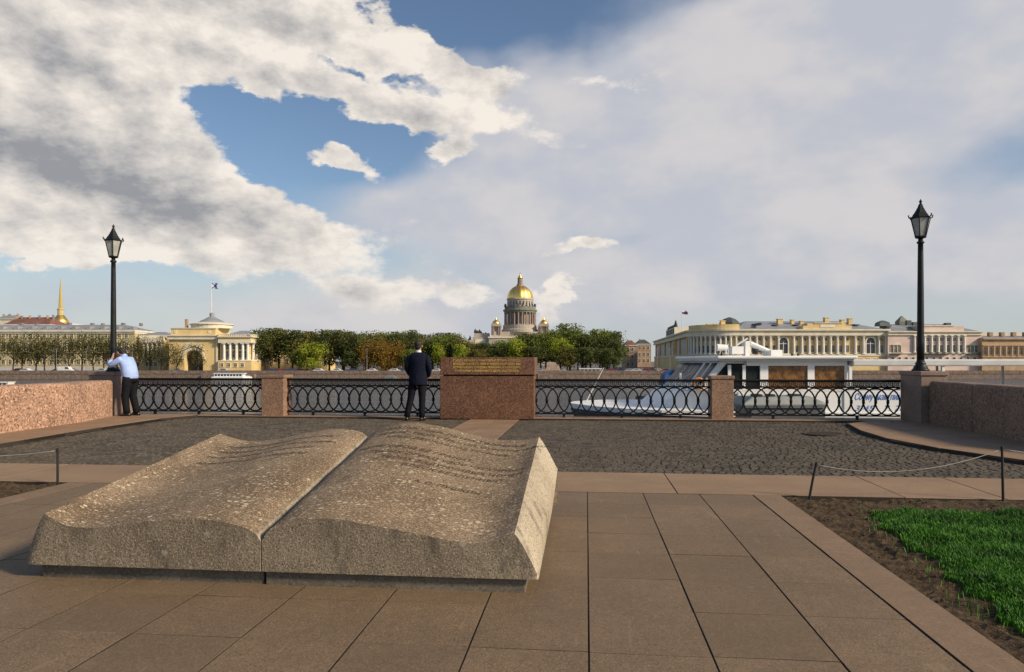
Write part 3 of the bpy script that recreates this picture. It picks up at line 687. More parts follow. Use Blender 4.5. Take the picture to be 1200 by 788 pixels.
def body(parent, J):
    V = {'pelvis': (J['pelvis'], .095), 'belly': (J['belly'], .10), 'chest': (J['chest'], .095), 'neck': (J['neck'], .052), 'jaw': (J['jaw'], (.062, .066)), 'head': (J['head'], (.078, .092)), 'crown': (J['crown'], (.06, .07)),
         'nose': (J['nose'], .014)}
    E_ = [('pelvis','belly'),('belly','chest'),('chest','neck'),('neck','jaw'),('jaw','head'),('head','crown'),('jaw','nose')]
    for s in ('l', 'r'):
        V['sh'+s] = (J['sh'+s], .045); V['el'+s] = (J['el'+s], .042); V['wr'+s] = (J['wr'+s], .03); V['pa'+s] = (J['pa'+s], (.036, .02))
        V['hip'+s] = (J['hip'+s], .085); V['kn'+s] = (J['kn'+s], .055); V['an'+s] = (J['an'+s], .038); V['toe'+s] = (J['toe'+s], .034)
        E_ += [('chest','sh'+s),('sh'+s,'el'+s),('el'+s,'wr'+s),('wr'+s,'pa'+s),('pelvis','hip'+s),('hip'+s,'kn'+s),('kn'+s,'an'+s),('an'+s,'toe'+s)]
        w_, p_ = Vector(J['wr'+s]), Vector(J['pa'+s]); d = (p_-w_).normalized(); sd_ = d.cross(Vector((0, 1, .3))).normalized()
        for k, (off, ln) in enumerate(((-.03,.062),(-.011,.075),(.009,.07),(.028,.055))):
            a = p_+d*.03+sd_*off; c = a+d*ln*.55; e = c+d*ln*.35+Vector((0, .015, -.01))
            V[f'f{k}a'+s] = (tuple(a), .0095); V[f'f{k}b'+s] = (tuple(c), .009); V[f'f{k}c'+s] = (tuple(e), .008); E_ += [('pa'+s, f'f{k}a'+s), (f'f{k}a'+s, f'f{k}b'+s), (f'f{k}b'+s, f'f{k}c'+s)]
        a = w_+d*.03-sd_*.03; c = a-sd_*.025+d*.04; V['tha'+s] = (tuple(a), .011); V['thb'+s] = (tuple(c), .009); E_ += [('wr'+s, 'tha'+s), ('tha'+s, 'thb'+s)]
    o = skin_mesh('body', V, E_, skin_m, parent)
    return o
def blob(c, rx, ry, rz_, n=12, m_=8):
    prof = [(math.sin(math.pi*i/m_) or .001, -math.cos(math.pi*i/m_)) for i in range(m_+1)]
    return [(max(.001, r_), z) for r_, z in prof], c, rx, ry, rz_
def add_blob(b, c, rx, ry, rz_, n=12, m_=8):
    prof, *_ = blob(c, rx, ry, rz_, n, m_); b.lathe([(r_, z*rz_) for r_, z in prof], n, c, rx, ry)
def legs(b, J, r0=.105, r1=.078, r2=.068, hem=.07):
    for s in ('l', 'r'):
        h, k, a = (Vector(J[x+s]) for x in ('hip', 'kn', 'an'))
        P = [h+Vector((0,0,.06)), h.lerp(k, .3), h.lerp(k, .7), k, k.lerp(a, .35), k.lerp(a, .7), Vector((a.x, a.y, hem))]
        b.tube(P, [r0, r0*.98, r0*.84, r1, r1*.97, r2*1.02, r2*1.06], 12)
def shoes(parent, J, turn):
    for s in ('l', 'r'):
        a, t = Vector(J['an'+s]), Vector(J['toe'+s]); d = (t-a); d.z = 0; d.normalize(); b = MB()
        rings = []
        for f, w_, h in ((-.085,.028,.05),(-.06,.038,.085),(.0,.042,.09),(.08,.046,.06),(.14,.044,.045),(.18,.028,.03)):
            rings.append((f, w_, h))
        sd_ = Vector((d.y, -d.x, 0)); vs = []
        for f, w_, h in rings:
            c = Vector((a.x, a.y, 0))+d*f
            for (u, z) in ((-1,0),(1,0),(1,.45),(.55,1),(-.55,1),(-1,.45)): vs.append(c+sd_*w_*u+Vector((0,0,h*z)))
        fs = [(i*6+q, i*6+(q+1)%6, (i+1)*6+(q+1)%6, (i+1)*6+q) for i in range(len(rings)-1) for q in range(6)]+[tuple(range(5,-1,-1)), tuple(range(30, 36))]
        b.add(vs, fs); b.build('shoe', shoe_m, parent, smooth=True)

# man in the dark suit, back to us, hands before him
man = empty('person', (-3.86, 16.25, .005), R(-2), label='person in a navy suit standing with back turned at the railing', cat='person'); man.scale = (1.015,)*3
J = dict(pelvis=(.03,0,.94), belly=(.04,0,1.15), chest=(.05,0,1.38), neck=(.05,.01,1.53), jaw=(.045,.03,1.60), head=(.04,.02,1.695), crown=(.04,.015,1.765), nose=(.0,.125,1.645),
         shl=(-.13,0,1.44), shr=(.23,0,1.44), ell=(-.215,-.03,1.17), elr=(.315,-.04,1.17), wrl=(-.15,.16,.97), wrr=(.23,.16,.96), pal=(-.10,.20,.93), par=(.18,.20,.92),
         hipl=(-.065,0,.90), hipr=(.125,0,.90), knl=(-.13,.02,.49), knr=(.13,.03,.49), anl=(-.215,-.01,.085), anr=(.135,-.01,.085), toel=(-.25,.13,.035), toer=(.15,.14,.035))
body(man, J)
b = MB(); b.loft([((.04,.0,.775),.222,.155,0),((.04,0,.80),.222,.155,0),((.04,0,.95),.212,.15,0),((.045,0,1.10),.198,.138,0),((.05,0,1.26),.215,.142,0),((.05,-.005,1.38),.228,.142,0),((.05,-.005,1.455),.222,.118,0),((.05,.0,1.50),.165,.095,0),((.05,.005,1.53),.085,.075,0)], 20)
jk = b.build('jacket', suit_m, man, smooth=True, sub=1)
for q, (a, e, w_) in enumerate((((-.135,0,1.435),(-.222,-.03,1.17),(-.155,.155,.975)), ((.235,0,1.435),(.322,-.04,1.17),(.235,.155,.965)))):
    a, e, w_ = Vector(a), Vector(e), Vector(w_)
    MB().tube([a+Vector((0,0,.03)), a, a.lerp(e,.5), e, e.lerp(w_,.5), w_], [.055,.078,.072,.064,.058,.05], 12).build('sleeve', suit_m, jk, smooth=True, sub=1)
b = MB(); b.add([(.036,-.158,.775),(.044,-.158,.775),(.042,-.151,1.0),(.038,-.151,1.0),(.036,-.146,.775),(.044,-.146,.775),(.042,-.14,1.0),(.038,-.14,1.0)], [(0,1,2,3),(4,7,6,5),(0,3,7,4),(1,5,6,2)]); b.build('back_vent', shoe_m, jk)
MB().lathe([(.068,1.515),(.066,1.545),(.062,1.565),(.055,1.567)], 16, (.048,.008,0)).build('shirt_collar', white_cloth_m, man, smooth=True)
b = MB(); legs(b, J); b.loft([((.03,0,.84),.19,.13,0),((.03,0,.92),.185,.125,0),((.035,0,1.04),.175,.12,0)], 16); b.build('trousers', trouser_m, man, smooth=True)
shoes(man, J, 0)
b = MB(); add_blob(b, (.045,-.014,1.715), .090, .100, .086); add_blob(b, (.046,-.038,1.655), .074, .062, .075); b.build('hair', hair_m, man, smooth=True)
b = MB(); add_blob(b, (-.045,.025,1.665), .012, .02, .032, 8, 6); b.build('ear', skin_m, man, smooth=True)
b = MB(); add_blob(b, (.128,.025,1.665), .012, .02, .032, 8, 6); b.build('ear', skin_m, man, smooth=True)

# man in the light blue shirt, head bowed to his hands, leaning at the pier
m2 = empty('person', (-10.78, 16.15, .062), R(86), label='person in a light blue shirt leaning on the lamp pier with head bowed', cat='person')
J = dict(pelvis=(0,-.06,.90), belly=(0,-.02,1.08), chest=(0,.05,1.28), neck=(0,.15,1.40), jaw=(0,.21,1.435), head=(0,.215,1.52), crown=(0,.19,1.58), nose=(0,.325,1.45),
         shl=(-.18,.06,1.34), shr=(.18,.06,1.34), ell=(-.22,.34,1.17), elr=(.24,.28,1.14), wrl=(-.09,.37,1.34), wrr=(.08,.36,1.34), pal=(-.06,.355,1.41), par=(.06,.35,1.41),
         hipl=(-.10,-.06,.86), hipr=(.10,-.06,.86), knl=(-.11,.0,.47), knr=(.12,-.03,.47), anl=(-.10,-.04,.08), anr=(.14,-.12,.08), toel=(-.12,.10,.035), toer=(.17,.02,.035))
body(m2, J)
b = MB(); b.loft([((0,-.06,.86),.195,.14,0),((0,-.06,.90),.20,.15,0),((0,-.05,.98),.215,.165,0),((0,-.02,1.10),.212,.165,0),((0,.01,1.22),.22,.16,0),((0,.05,1.32),.215,.145,0),((0,.09,1.385),.15,.11,0),((0,.13,1.415),.075,.07,0)], 20)
sh = b.build('shirt', shirt_m, m2, smooth=True, sub=1)
for q, (a, e, w_) in enumerate((((-.185,.06,1.335),(-.23,.34,1.165),(-.10,.365,1.325)), ((.185,.06,1.335),(.25,.28,1.135),(.09,.355,1.325)))):
    a, e, w_ = Vector(a), Vector(e), Vector(w_)
    MB().tube([a-Vector((0,.04,-.02)), a, a.lerp(e,.5), e, e.lerp(w_,.5), w_], [.055,.078,.075,.066,.055,.045], 12).build('sleeve', shirt_m, sh, smooth=True, sub=1)
b = MB(); b.tube([(0,.105,1.39),(0,.135,1.425)], [.08,.072], 14); b.build('collar', shirt_m, sh, smooth=True)
b = MB(); legs(b, J, .11, .085, .075); b.loft([((0,-.06,.80),.185,.135,0),((0,-.06,.88),.185,.14,0),((0,-.055,.97),.178,.138,0)], 16); b.build('trousers', trouser_m, m2, smooth=True)
MB().loft([((0,-.055,.955),.187,.146,0),((0,-.055,.985),.187,.146,0)], 18).build('belt', shoe_m, m2)
shoes(m2, J, 0)
b = MB(); add_blob(b, (0,.175,1.535), .090, .100, .083); add_blob(b, (0,.135,1.49), .072, .062, .06); b.build('hair', hair_m, m2, smooth=True)
for s in (-1, 1):
    b = MB(); add_blob(b, (s*.086,.205,1.485), .012, .02, .03, 8, 6); b.build('ear', skin_m, m2, smooth=True)

# ================================================================== river and far bank
cY, sY = math.cos(YAW), math.sin(YAW)
def C(X, Z, z=0): return (X*cY-Z*sY, X*sY+Z*cY, z)                  # across / along the line of sight -> world
def brg(u, Z): return (u-600)/850*Z                                   # surveyed bearing -> metres across at distance Z
def lev(u, Z): return CAM_H+(423-u)/850*Z                             # surveyed level -> height at distance Z
WATER, QZ, STREET = -4.57, 240.0, -2.75
m = NT('river_water')
mp = m.stretch(1, 1, 1, -YAW)
mp2 = m.n('ShaderNodeMapping'); m.w(mp2.inputs[0], mp); mp2.inputs['Scale'].default_value = (.16, 1.15, 1)
wv1 = m.noise(1.1, 6, .62, mp2.outputs[0]); wv2 = m.noise(.25, 3, .5, mp2.outputs[0])
hgt = m.math('ADD', m.math('MULTIPLY', wv1, 1.0), m.math('MULTIPLY', wv2, 1.2))
cw = m.mix(m.mr(wv2, .35, .65), (.045, .052, .06), (.085, .092, .10))
water_m = m.fin(cw, .10, hgt, .75, .8, .5)
b = MB(); P = [C(-420, 10), C(420, 10), C(420, QZ+2), C(-420, QZ+2)]
b.add([(p[0], p[1], WATER) for p in P], [(0,1,2,3)]); b.build('river', water_m, label='wide grey rippled river between the two embankments', cat='river', kind='structure')
b = MB(); b.box(-13, 60, 17.36, 17.9, -6, -.16).box(-60, -13, 17.36, 17.9, -6, -.16)
b.build('near_quay_wall', quay_m, label='granite river wall dropping to the water below the iron railing', cat='wall')
far_m = plain('far_street', (.15, .13, .11), .9)
b = MB(); P = [C(-900, QZ+.2), C(900, QZ+.2), C(3500, 3500), C(-3500, 3500)]
b.add([(p[0], p[1], STREET) for p in P], [(0,1,2,3)]); b.build('far_bank', far_m, label='flat city ground beyond the far river wall', cat='ground', kind='structure')

def far_root(name, u, Z, label, cat, group=None, turn=0, z=STREET):
    o = empty(name, C(brg(u, Z), Z, z), YAW+turn, label=label, cat=cat)
    if group: o['group'] = group
    return o
fq = far_root('quay_wall', 600, QZ, 'long brown granite river wall of the far bank', 'wall')
b = MB(); b.box(-260, 260, 0, 1.2, -4, .05); b.build('wall', quay_m, fq)
b = MB()
for i in range(-43, 44): b.box(i*6+.05, i*6+5.95, -.06, .5, .05, .82)
b.build('parapet', quay_m, fq, kind='stuff')
MB().box(-260, 260, -.10, .55, .82, .90).build('coping', quay_m, fq)
MB().box(-260, 260, -.12, .02, -.30, -.05).build('string_course', quay_m, fq)
b = MB()
for u0, u1 in ((238, 300), (630, 652), (1080, 1110)): b.box(brg(u0,QZ), brg(u1,QZ), -1.6, -.13, -4, -.3)
b.build('landing', quay_m, fq, kind='stuff')
n = 14; ar = MB(); pts = [(-2.4,-1.9)]+[(-2.4*math.cos(math.pi*i/n), -1.9+2.45*math.sin(math.pi*i/n)) for i in range(n+1)]+[(2.4,-1.9)]
vs = [(x, -2.0, z) for x, z in pts]+[(x, -.1, z) for x, z in pts]; k = len(pts)
ar.add(vs, [tuple(range(k)), tuple(range(2*k-1, k-1, -1))]+[(i, (i+1)%k, k+(i+1)%k, k+i) for i in range(k)])
stone_grey = plain('grey_stone', (.20, .185, .17), .9, .2, 1.5)
ao = ar.build('stone_outlet', stone_grey, loc=C(brg(458,QZ), QZ, STREET-1.0), rz=YAW, label='rounded grey stone outlet bulging from the far quay wall', cat='outlet')

# ---------------------------------------------------------------- buildings
yel_m = plain('yellow_plaster', (.72, .53, .24), .9, .12, .25); yelshade_m = plain('shaded_yellow_plaster', (.50, .41, .215), .9, .12, .25)  # olive tone is yellow plaster with the long wing's shade in its colour
cream_m = plain('cream_trim', (.72, .64, .48), .85, .10, .4); whitecol_m = plain('white_column', (.74, .70, .62), .8, .08, .5)
pink_m = plain('pink_plaster', (.68, .52, .43), .9, .1, .25); tan_m = plain('tan_stone', (.46, .31, .18), .9, .15, .4); redb_m = plain('rust_plaster', (.40, .25, .165), .9, .15, .3)
roof_m = plain('grey_sheet_roof', (.27, .27, .28), .55, .15, .3); redroof_m = plain('red_sheet_roof', (.20, .085, .06), .65, .2, .4); dkroof_m = plain('dark_roof', (.075, .085, .08), .6, .2, .4)
pane_m = plain('dark_window_glass', (.045, .045, .05), .18, .3, .8); greyp_m = plain('grey_panel', (.56, .53, .51), .85, .1, .4)
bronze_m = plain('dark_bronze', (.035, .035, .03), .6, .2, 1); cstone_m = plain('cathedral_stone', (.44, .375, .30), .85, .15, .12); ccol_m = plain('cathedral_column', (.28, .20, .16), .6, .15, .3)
goldleaf_m = NT('gold_leaf').fin((1.0, .66, .20), .42, metal=1); cgreen_m = plain('green_copper', (.17, .175, .135), .8, .2, .3)
wmesh = {}
def window(parent, x, z, w_, h, y=0, frame=cream_m, arched=False, dep=.12, rz=0):
    key = (round(w_,2), round(h,2), frame.name, arched)
    if key not in wmesh:
        fw = min(w_, h)*.14; f = MB(); top = h if not arched else h-w_/2
        f.box(-w_/2-fw, -w_/2, -dep, .05, 0, top); f.box(w_/2, w_/2+fw, -dep, .05, 0, top); f.box(-w_/2-fw*1.6, w_/2+fw*1.6, -dep*1.5, .05, -fw, 0)
        p = MB()
        if arched:
            n = 10
            for i in range(n):
                a0, a1 = math.pi*i/n, math.pi*(i+1)/n
                q = [((w_/2)*math.cos(a0), (w_/2)*math.sin(a0)), ((w_/2+fw)*math.cos(a0), (w_/2+fw)*math.sin(a0)), ((w_/2+fw)*math.cos(a1), (w_/2+fw)*math.sin(a1)), ((w_/2)*math.cos(a1), (w_/2)*math.sin(a1))]
                f.add([(x_, -dep, top+z_) for x_, z_ in q]+[(x_, .05, top+z_) for x_, z_ in q], [(0,3,2,1),(4,5,6,7),(0,1,5,4),(1,2,6,5),(2,3,7,6),(3,0,4,7)])
            pts = [(-w_/2, 0), (w_/2, 0)]+[(w_/2*math.cos(math.pi*i/n), top+w_/2*math.sin(math.pi*i/n)) for i in range(n+1)]; k = len(pts)
            p.add([(x_, -.02, z_) for x_, z_ in pts]+[(x_, .04, z_) for x_, z_ in pts], [tuple(range(k)), tuple(range(2*k-1,k-1,-1))]+[(i, (i+1)%k, k+(i+1)%k, k+i) for i in range(k)])
        else:
            f.box(-w_/2-fw*1.3, w_/2+fw*1.3, -dep*1.3, .05, h, h+fw*1.1); p.box(-w_/2, w_/2, -.02, .04, 0, h)
        f.box(-fw*.22, fw*.22, -.05, -.021, 0, top); f.box(-w_/2, w_/2, -.049, -.0215, h*.62-fw*.2, h*.62+fw*.2)
        wmesh[key] = (f.mesh('window', frame), p.mesh('pane', pane_m))
    o = put('window', wmesh[key][0], parent, (x, y, z), rz); put('pane', wmesh[key][1], o, (0, 0, 0)); return o
cmesh = {}
def column(parent, x, y, z, h, r_, mat, flute=False):
    key = (round(h,2), round(r_,2), mat.name)
    if key not in cmesh:
        cmesh[key] = MB().box(-r_*1.35,r_*1.35,-r_*1.35,r_*1.35,0,h*.03).lathe([(r_*1.25,h*.03),(r_*1.2,h*.05),(r_,h*.065),(r_*.98,h*.4),(r_*.84,h*.90),(r_*.95,h*.905),(r_*1.15,h*.95)], 10).box(-r_*1.3,r_*1.3,-r_*1.3,r_*1.3,h*.95,h).mesh('column', mat)
    return put('column', cmesh[key], parent, (x, y, z))
def part(parent, name, mat, *boxes, **k):
    b = MB()
    for q in boxes: b.box(*q)
    return b.build(name, mat, parent, **k)
def hip(parent, name, x0, x1, y0, y1, z, h, ins, mat):
    return MB().add([(x0,y0,z),(x1,y0,z),(x1,y1,z),(x0,y1,z),(x0+ins,(y0+y1)/2-.3,z+h),(x1-ins,(y0+y1)/2-.3,z+h),(x1-ins,(y0+y1)/2+.3,z+h),(x0+ins,(y0+y1)/2+.3,z+h)],
             [(0,1,5,4),(1,2,6,5),(2,3,7,6),(3,0,4,7),(4,5,6,7),(3,2,1,0)]).build(name, mat, parent)

# long Admiralty wing
Z = 268.; wing = far_root('palace_wing', 0, Z, 'long yellow palace wing in a shade-darkened colour, with grey roof behind a row of thin trees', 'building')
x = lambda u: brg(u, Z)-brg(0, Z); h = lambda v: lev(v, Z)-STREET
part(wing, 'wall', yelshade_m, (x(-230), x(158), 0, 18, 0, h(389)))
part(wing, 'cornice', cream_m, (x(-230)-.4, x(158)+.4, -.7, 18.4, h(389), h(387)), (x(-230)-.2, x(158)+.2, -.35, 18.2, h(391), h(389.0)), (x(-230), x(158)+.1, -.25, 0, h(414), h(413)))
part(wing, 'plinth', greyp_m, (x(-230)-.2, x(158)+.2, -.2, 0, 0, h(430)))
hip(wing, 'roof', x(-230), x(158), -.3, 18, h(387), h(379.5)-h(387), 8, roof_m)
for u in range(-60, 156, 8):
    for (v, w_, hh) in ((427, 1.15, 1.7), (410.5, 1.25, 2.9), (396, 1.1, 1.4)): window(wing, x(u), h(v), w_, hh)
for u in range(-20, 156, 17): part(wing, 'dormer', roof_m, (x(u), x(u)+1.5, 1.0, 4, h(386.5), h(382.5)))
for u, d in ((5,1.1), (24,.7), (62,1.3), (91,.8), (104,.6), (128,1.0), (150,.7)): part(wing, 'chimney', stone_grey, (x(u), x(u)+d, 8, 9.5, h(381), h(378.2-d)))
w2 = far_root('palace_wing', 158, Z+2, 'lower ochre palace wing with a white columned portico beside the pavilion', 'building'); Z = 270.
x = lambda u: brg(u, Z)-brg(158, Z); h = lambda v: lev(v, Z)-STREET
part(w2, 'wall', yel_m, (0, x(200), 0, 14, 0, h(396)))
part(w2, 'cornice', cream_m, (.45, x(200), -.9, 14.2, h(396), h(393)))
hip(w2, 'roof', .2, x(200), -.4, 14, h(393), h(388.5)-h(393), 5, roof_m)
for k in range(5): column(w2, x(169.5+5.2*k), -1.0, h(422), h(401.5)-h(422), .42, whitecol_m)
part(w2, 'entablature', cream_m, (x(166), x(194), -1.7, -.02, h(401.5), h(396.2))); part(w2, 'porch_base', yel_m, (x(166), x(194), -1.7, -.02, 0, h(422)))
for u in (163, 172, 177.2, 182.4, 187.6): window(w2, x(u), h(418), 1.0, 3.2)
for u in (162, 175, 180, 185, 197): window(w2, x(u), h(429.5), 1.0, 1.5, y=-1.7 if 166 < u < 194 else 0)

# pavilion with arch, low drum and flag
Z = 254.; pv = far_root('pavilion', 198, Z, 'bright yellow pavilion with a dark arch, low drum and naval flag', 'building')
x = lambda u: brg(u, Z)-brg(198, Z); h = lambda v: lev(v, Z)-STREET
def archwall(x0, x1, y0, y1, z1, cx_, r_, zs):
    b = MB(); n = 16
    arc = [(cx_+r_*math.cos(math.pi*i/n), zs+r_*math.sin(math.pi*i/n)) for i in range(n+1)]
    out = [(x0,0),(cx_-r_,0)]+arc[::-1]+[(cx_+r_,0),(x1,0),(x1,z1),(x0,z1)]; k = len(out)
    b.add([(X, y0, zz) for X, zz in out]+[(X, y1, zz) for X, zz in out], [tuple(range(k)), tuple(range(2*k-1,k-1,-1))]+[(i, (i+1)%k, k+(i+1)%k, k+i) for i in range(k)]); return b
archwall(0, x(255), 0, 3.0, h(398), x(227), x(238)-x(227), h(421.5)).build('arch_wall', yel_m, pv)
part(pv, 'arch_shade', bronze_m, (x(215), x(239), 3.02, 3.5, 0, h(409)))  # dark sheet across the arch, its colour standing for the shade inside
b = MB(); cx_, r_ = x(227), x(238)-x(227)
for i in range(13):
    a0, a1 = math.pi*i/13+.015, math.pi*(i+1)/13-.015
    q = [(cx_+rr_*math.cos(a), h(421.5)+rr_*math.sin(a)) for a, rr_ in ((a0, r_*1.0), (a0, r_*1.27), (a1, r_*1.27), (a1, r_*1.0))]
    b.add([(X, -.35, zz) for X, zz in q]+[(X, .1, zz) for X, zz in q], [(0,3,2,1),(4,5,6,7),(0,1,5,4),(1,2,6,5),(2,3,7,6),(3,0,4,7)])
b.build('arch_stone', cream_m, pv, kind='stuff')
b = MB()
for s in (-1, 1):      # winged trophies over the arch
    for k in range(7): b.tube([(cx_+s*.4, -.3, h(405)), (cx_+s*(1.3+.45*k), -.45, h(402.5)+.2*k-.10*k*k)], [.32, .16], 6)
b.build('relief', cream_m, pv, kind='stuff')
part(pv, 'corner_pier', cream_m, (x(253.2), x(255.2), -.3, .0, 0, h(398)))
part(pv, 'cornice', cream_m, (-.5, x(255)+.4, -.8, 14, h(398), h(396.2)), (-.3, x(255)+.2, -.5, 13.6, h(396.2), h(394)), (-.5, x(255)+.5, -1.0, 14, h(394), h(393)))
part(pv, 'attic', yel_m, (.5, x(252), .4, 13, h(393), h(385.2))); part(pv, 'attic_cornice', cream_m, (.2, x(253), .1, 13.3, h(385.2), h(384.2)))
part(pv, 'back_block', yel_m, (0, x(255), 3.6, 13.5, 0, h(398)))
for u in (205, 245): MB().tube([(x(u), .25, h(389)), (x(u), .5, h(389))], .55, 12).build('medallion', cream_m, pv)
MB().lathe([(x(262)-x(238.5),0),(x(262)-x(238.5),h(380)-h(384.2)),(x(263.5)-x(238.5),h(380)-h(384.2)),(x(263.5)-x(238.5),h(379)-h(384.2)),(x(252)-x(238.5),h(376.5)-h(384.2)),(x(251)-x(238.5),h(375)-h(384.2)),(x(246)-x(238.5),h(373)-h(384.2)),(x(240.5)-x(238.5),h(370.5)-h(384.2)),(x(240)-x(238.5),h(366)-h(384.2)),(.15,h(365.5)-h(384.2))], 28, (x(238.5), 7.2, h(384.2))).build('drum', cream_m, pv)
MB().lathe([(x(256)-x(238.5),0),(x(251.2)-x(238.5),h(375)-h(378.5)),(x(246.5)-x(238.5),h(372.8)-h(378.5)),(x(241)-x(238.5),h(369.5)-h(378.5)),(.9,h(366)-h(378.5)),(.12,h(365)-h(378.5))], 24, (x(238.5), 7.2, h(378.5)+.02)).build('drum_roof', roof_m, pv)
part(pv, 'chimney', redb_m, (x(212), x(214.6), 3, 4.2, h(385), h(373.5)))
MB().tube([(x(237.8), 7.2, h(366)), (x(237.8), 7.2, h(327.5))], [.16, .08], 8).build('flag_pole', whitecol_m, pv)
flagw_m = plain('flag_white', (.72, .72, .72), .8, .05); flagb_m = plain('flag_blue', (.03, .07, .32), .8, .1); flagr_m = plain('flag_red', (.45, .04, .04), .8, .1)
def flag(parent, x0, y, z0, L, Hh, kind):
    b = MB(); nx, ny = 18, 12
    vs = [(x0+L*i/nx, y+.18*L*math.sin(i/nx*5.2)*(i/nx), z0+Hh*j/ny-.10*L*(i/nx)**2) for j in range(ny+1) for i in range(nx+1)]; b.add(vs, [])
    for j in range(ny):
        for i in range(nx):
            a = j*(nx+1)+i; u, v = (i+.5)/nx, (j+.5)/ny
            if kind == 'saltire': b.mi = 1 if min(abs(u-v), abs(1-u-v)) < .10 else 0
            else: b.mi = 2 if v < .333 else (1 if v < .667 else 0)
            b.f.append([a, a+1, a+nx+2, a+nx+1]); b.m.append(b.mi)
    o = b.build('flag', [flagw_m, flagb_m, flagr_m], parent); s_ = o.modifiers.new('thick', 'SOLIDIFY'); s_.thickness = .03
flag(pv, x(238.1), 7.2, h(336), x(246)-x(238.1), h(329)-h(336), 'saltire')
# columned block of the pavilion
cb = far_root('columned_block', 255.6, Z-1.5, 'yellow block with white columns on two sides next to the pavilion arch', 'building'); Z = 252.5
x = lambda u: brg(u, Z)-brg(255.6, Z); h = lambda v: lev(v, Z)-STREET; wd = x(289.5)
part(cb, 'wall', yel_m, (0, wd, 1.6, 17.5, 0, h(402))); part(cb, 'base', yel_m, (-.1, wd+1.5, .0, 19, 0, h(423.5)))
part(cb, 'base_cap', cream_m, (-.15, wd+1.6, -.1, 19.1, h(423.5), h(422.5)))
part(cb, 'entablature', cream_m, (-.1, wd+1.3, .1, 18.8, h(402), h(398.5))); part(cb, 'frieze', yel_m, (-.05, wd+1.2, .2, 18.7, h(398.5), h(395.5)))
part(cb, 'cornice', cream_m, (-.3, wd+1.8, -.3, 19.2, h(395.5), h(394.3)))
b = MB()
for k in range(16): b.box(wd*k/16, wd*k/16+.28, .1, .4, h(394.3), h(392.2))
for k in range(22): b.box(wd+1.0, wd+1.3, .1+.84*k, .38+.84*k, h(394.3), h(392.2))
b.box(-.1, wd+1.4, .05, .45, h(392.2), h(391.6)).box(wd+.95, wd+1.4, .05, 18.9, h(392.2), h(391.6)); b.build('balustrade', cream_m, cb, kind='stuff')
hip(cb, 'roof', .4, wd+.6, .8, 17.5, h(394.3), h(386.5)-h(394.3), 4, roof_m)
for u in (261.5, 268.5, 276, 283.5, 289.4): column(cb, x(u), .8, h(422.5), h(402)-h(422.5), .50, whitecol_m)
for k in range(1, 6): column(cb, wd+.75, .8+3.2*k, h(422.5), h(402)-h(422.5), .50, whitecol_m)
for u in (265, 272.2, 279.8, 286.5): window(cb, x(u), h(419.5), 1.05, 2.4, y=1.6); window(cb, x(u), h(409.5), 1.0, 1.7, y=1.6)
for u in (260, 268, 276, 284): window(cb, x(u), h(430), 1.0, 1.2, y=0)
# yellow wing behind the trees
Z = 276.; w3 = far_root('palace_wing', 303, Z, 'yellow palace wing glimpsed through the tree trunks beside the columned block', 'building')
x = lambda u: brg(u, Z)-brg(303, Z); h = lambda v: lev(v, Z)-STREET
part(w3, 'wall', yel_m, (0, x(384), 0, 12, 0, h(402))); part(w3, 'cornice', cream_m, (-.3, x(384)+.3, -.5, 12.3, h(402), h(400.5)), (0, x(384), -.2, 0, h(418), h(417)))
hip(w3, 'roof', 0, x(384), -.2, 12, h(400.5), 2.2, 3, roof_m)
for u in range(309, 382, 9): window(w3, x(u), h(414), 1.1, 2.6); window(w3, x(u), h(427), 1.1, 2.0)
# gilded spire tower
Z = 450.; sp_ = far_root('spire_tower', 71, Z, 'slender gilded needle spire on a small columned lantern and gilt dome', 'tower'); h = lambda v: lev(v, Z)-STREET; px = Z/850
part(sp_, 'tower', yel_m, (-9, 9, -9, 9, 0, h(381))); part(sp_, 'cornice', cream_m, (-9.8, 9.8, -9.8, 9.8, h(381), h(379.8)))
MB().lathe([(9.3*px,0),(8.8*px,h(376.5)-h(379.8)),(7.0*px,h(374)-h(379.8)),(4.8*px,h(371)-h(379.8)),(3.6*px,h(369.5)-h(379.8))], 20, (0,0,h(379.8))).build('dome', goldleaf_m, sp_, smooth=True)
MB().lathe([(3.2*px,0),(3.2*px,h(363.5)-h(369.5)),(3.9*px,h(363)-h(369.5)),(3.9*px,h(362.2)-h(369.5)),(2.4*px,h(361.5)-h(369.5))], 10, (0,0,h(369.5))).build('lantern', yelshade_m, sp_)
MB().lathe([(2.35*px,0),(1.75*px,h(350)-h(362)),(1.05*px,h(338)-h(362)),(.35*px,h(329)-h(362)),(.1*px,h(326.5)-h(362))], 8, (0,0,h(362))).build('needle', goldleaf_m, sp_)
# city blocks on the skyline
def block(u0, u1, Z, v, label, wall, roof, rh=3, win=True):
    o = far_root('city_house', u0, Z, label, 'building'); x = lambda u: brg(u, Z)-brg(u0, Z); h = lambda q: lev(q, Z)-STREET
    part(o, 'wall', wall, (0, x(u1), 0, 14, 0, h(v))); part(o, 'cornice', cream_m, (-.3, x(u1)+.3, -.4, 14.3, h(v), h(v-.8))); hip(o, 'roof', 0, x(u1), -.2, 14, h(v-.8), rh, min(3, x(u1)/3), roof)
    for k in range(max(1, int((u1-u0)/9))): part(o, 'chimney', stone_grey if k % 2 else redb_m, (x(u0+4+9*k+2*math.sin(k*5)), x(u0+4.9+9*k+2*math.sin(k*5)), 5, 6.2, h(v-.8)+rh*.4, h(v-.8)+rh+.5+.7*abs(math.sin(k*3))))
    if win:
        for k in range(int((u1-u0)/5)):
            for q in range(3): window(o, x(u0+3+5*k), h(v)-3.2-4.2*q, 1.3, 2.2)
    return o
block(-10, 17, 330, 374.5, 'pale house with tall chimneys above the palace roofs', cream_m, roof_m, 2, False)
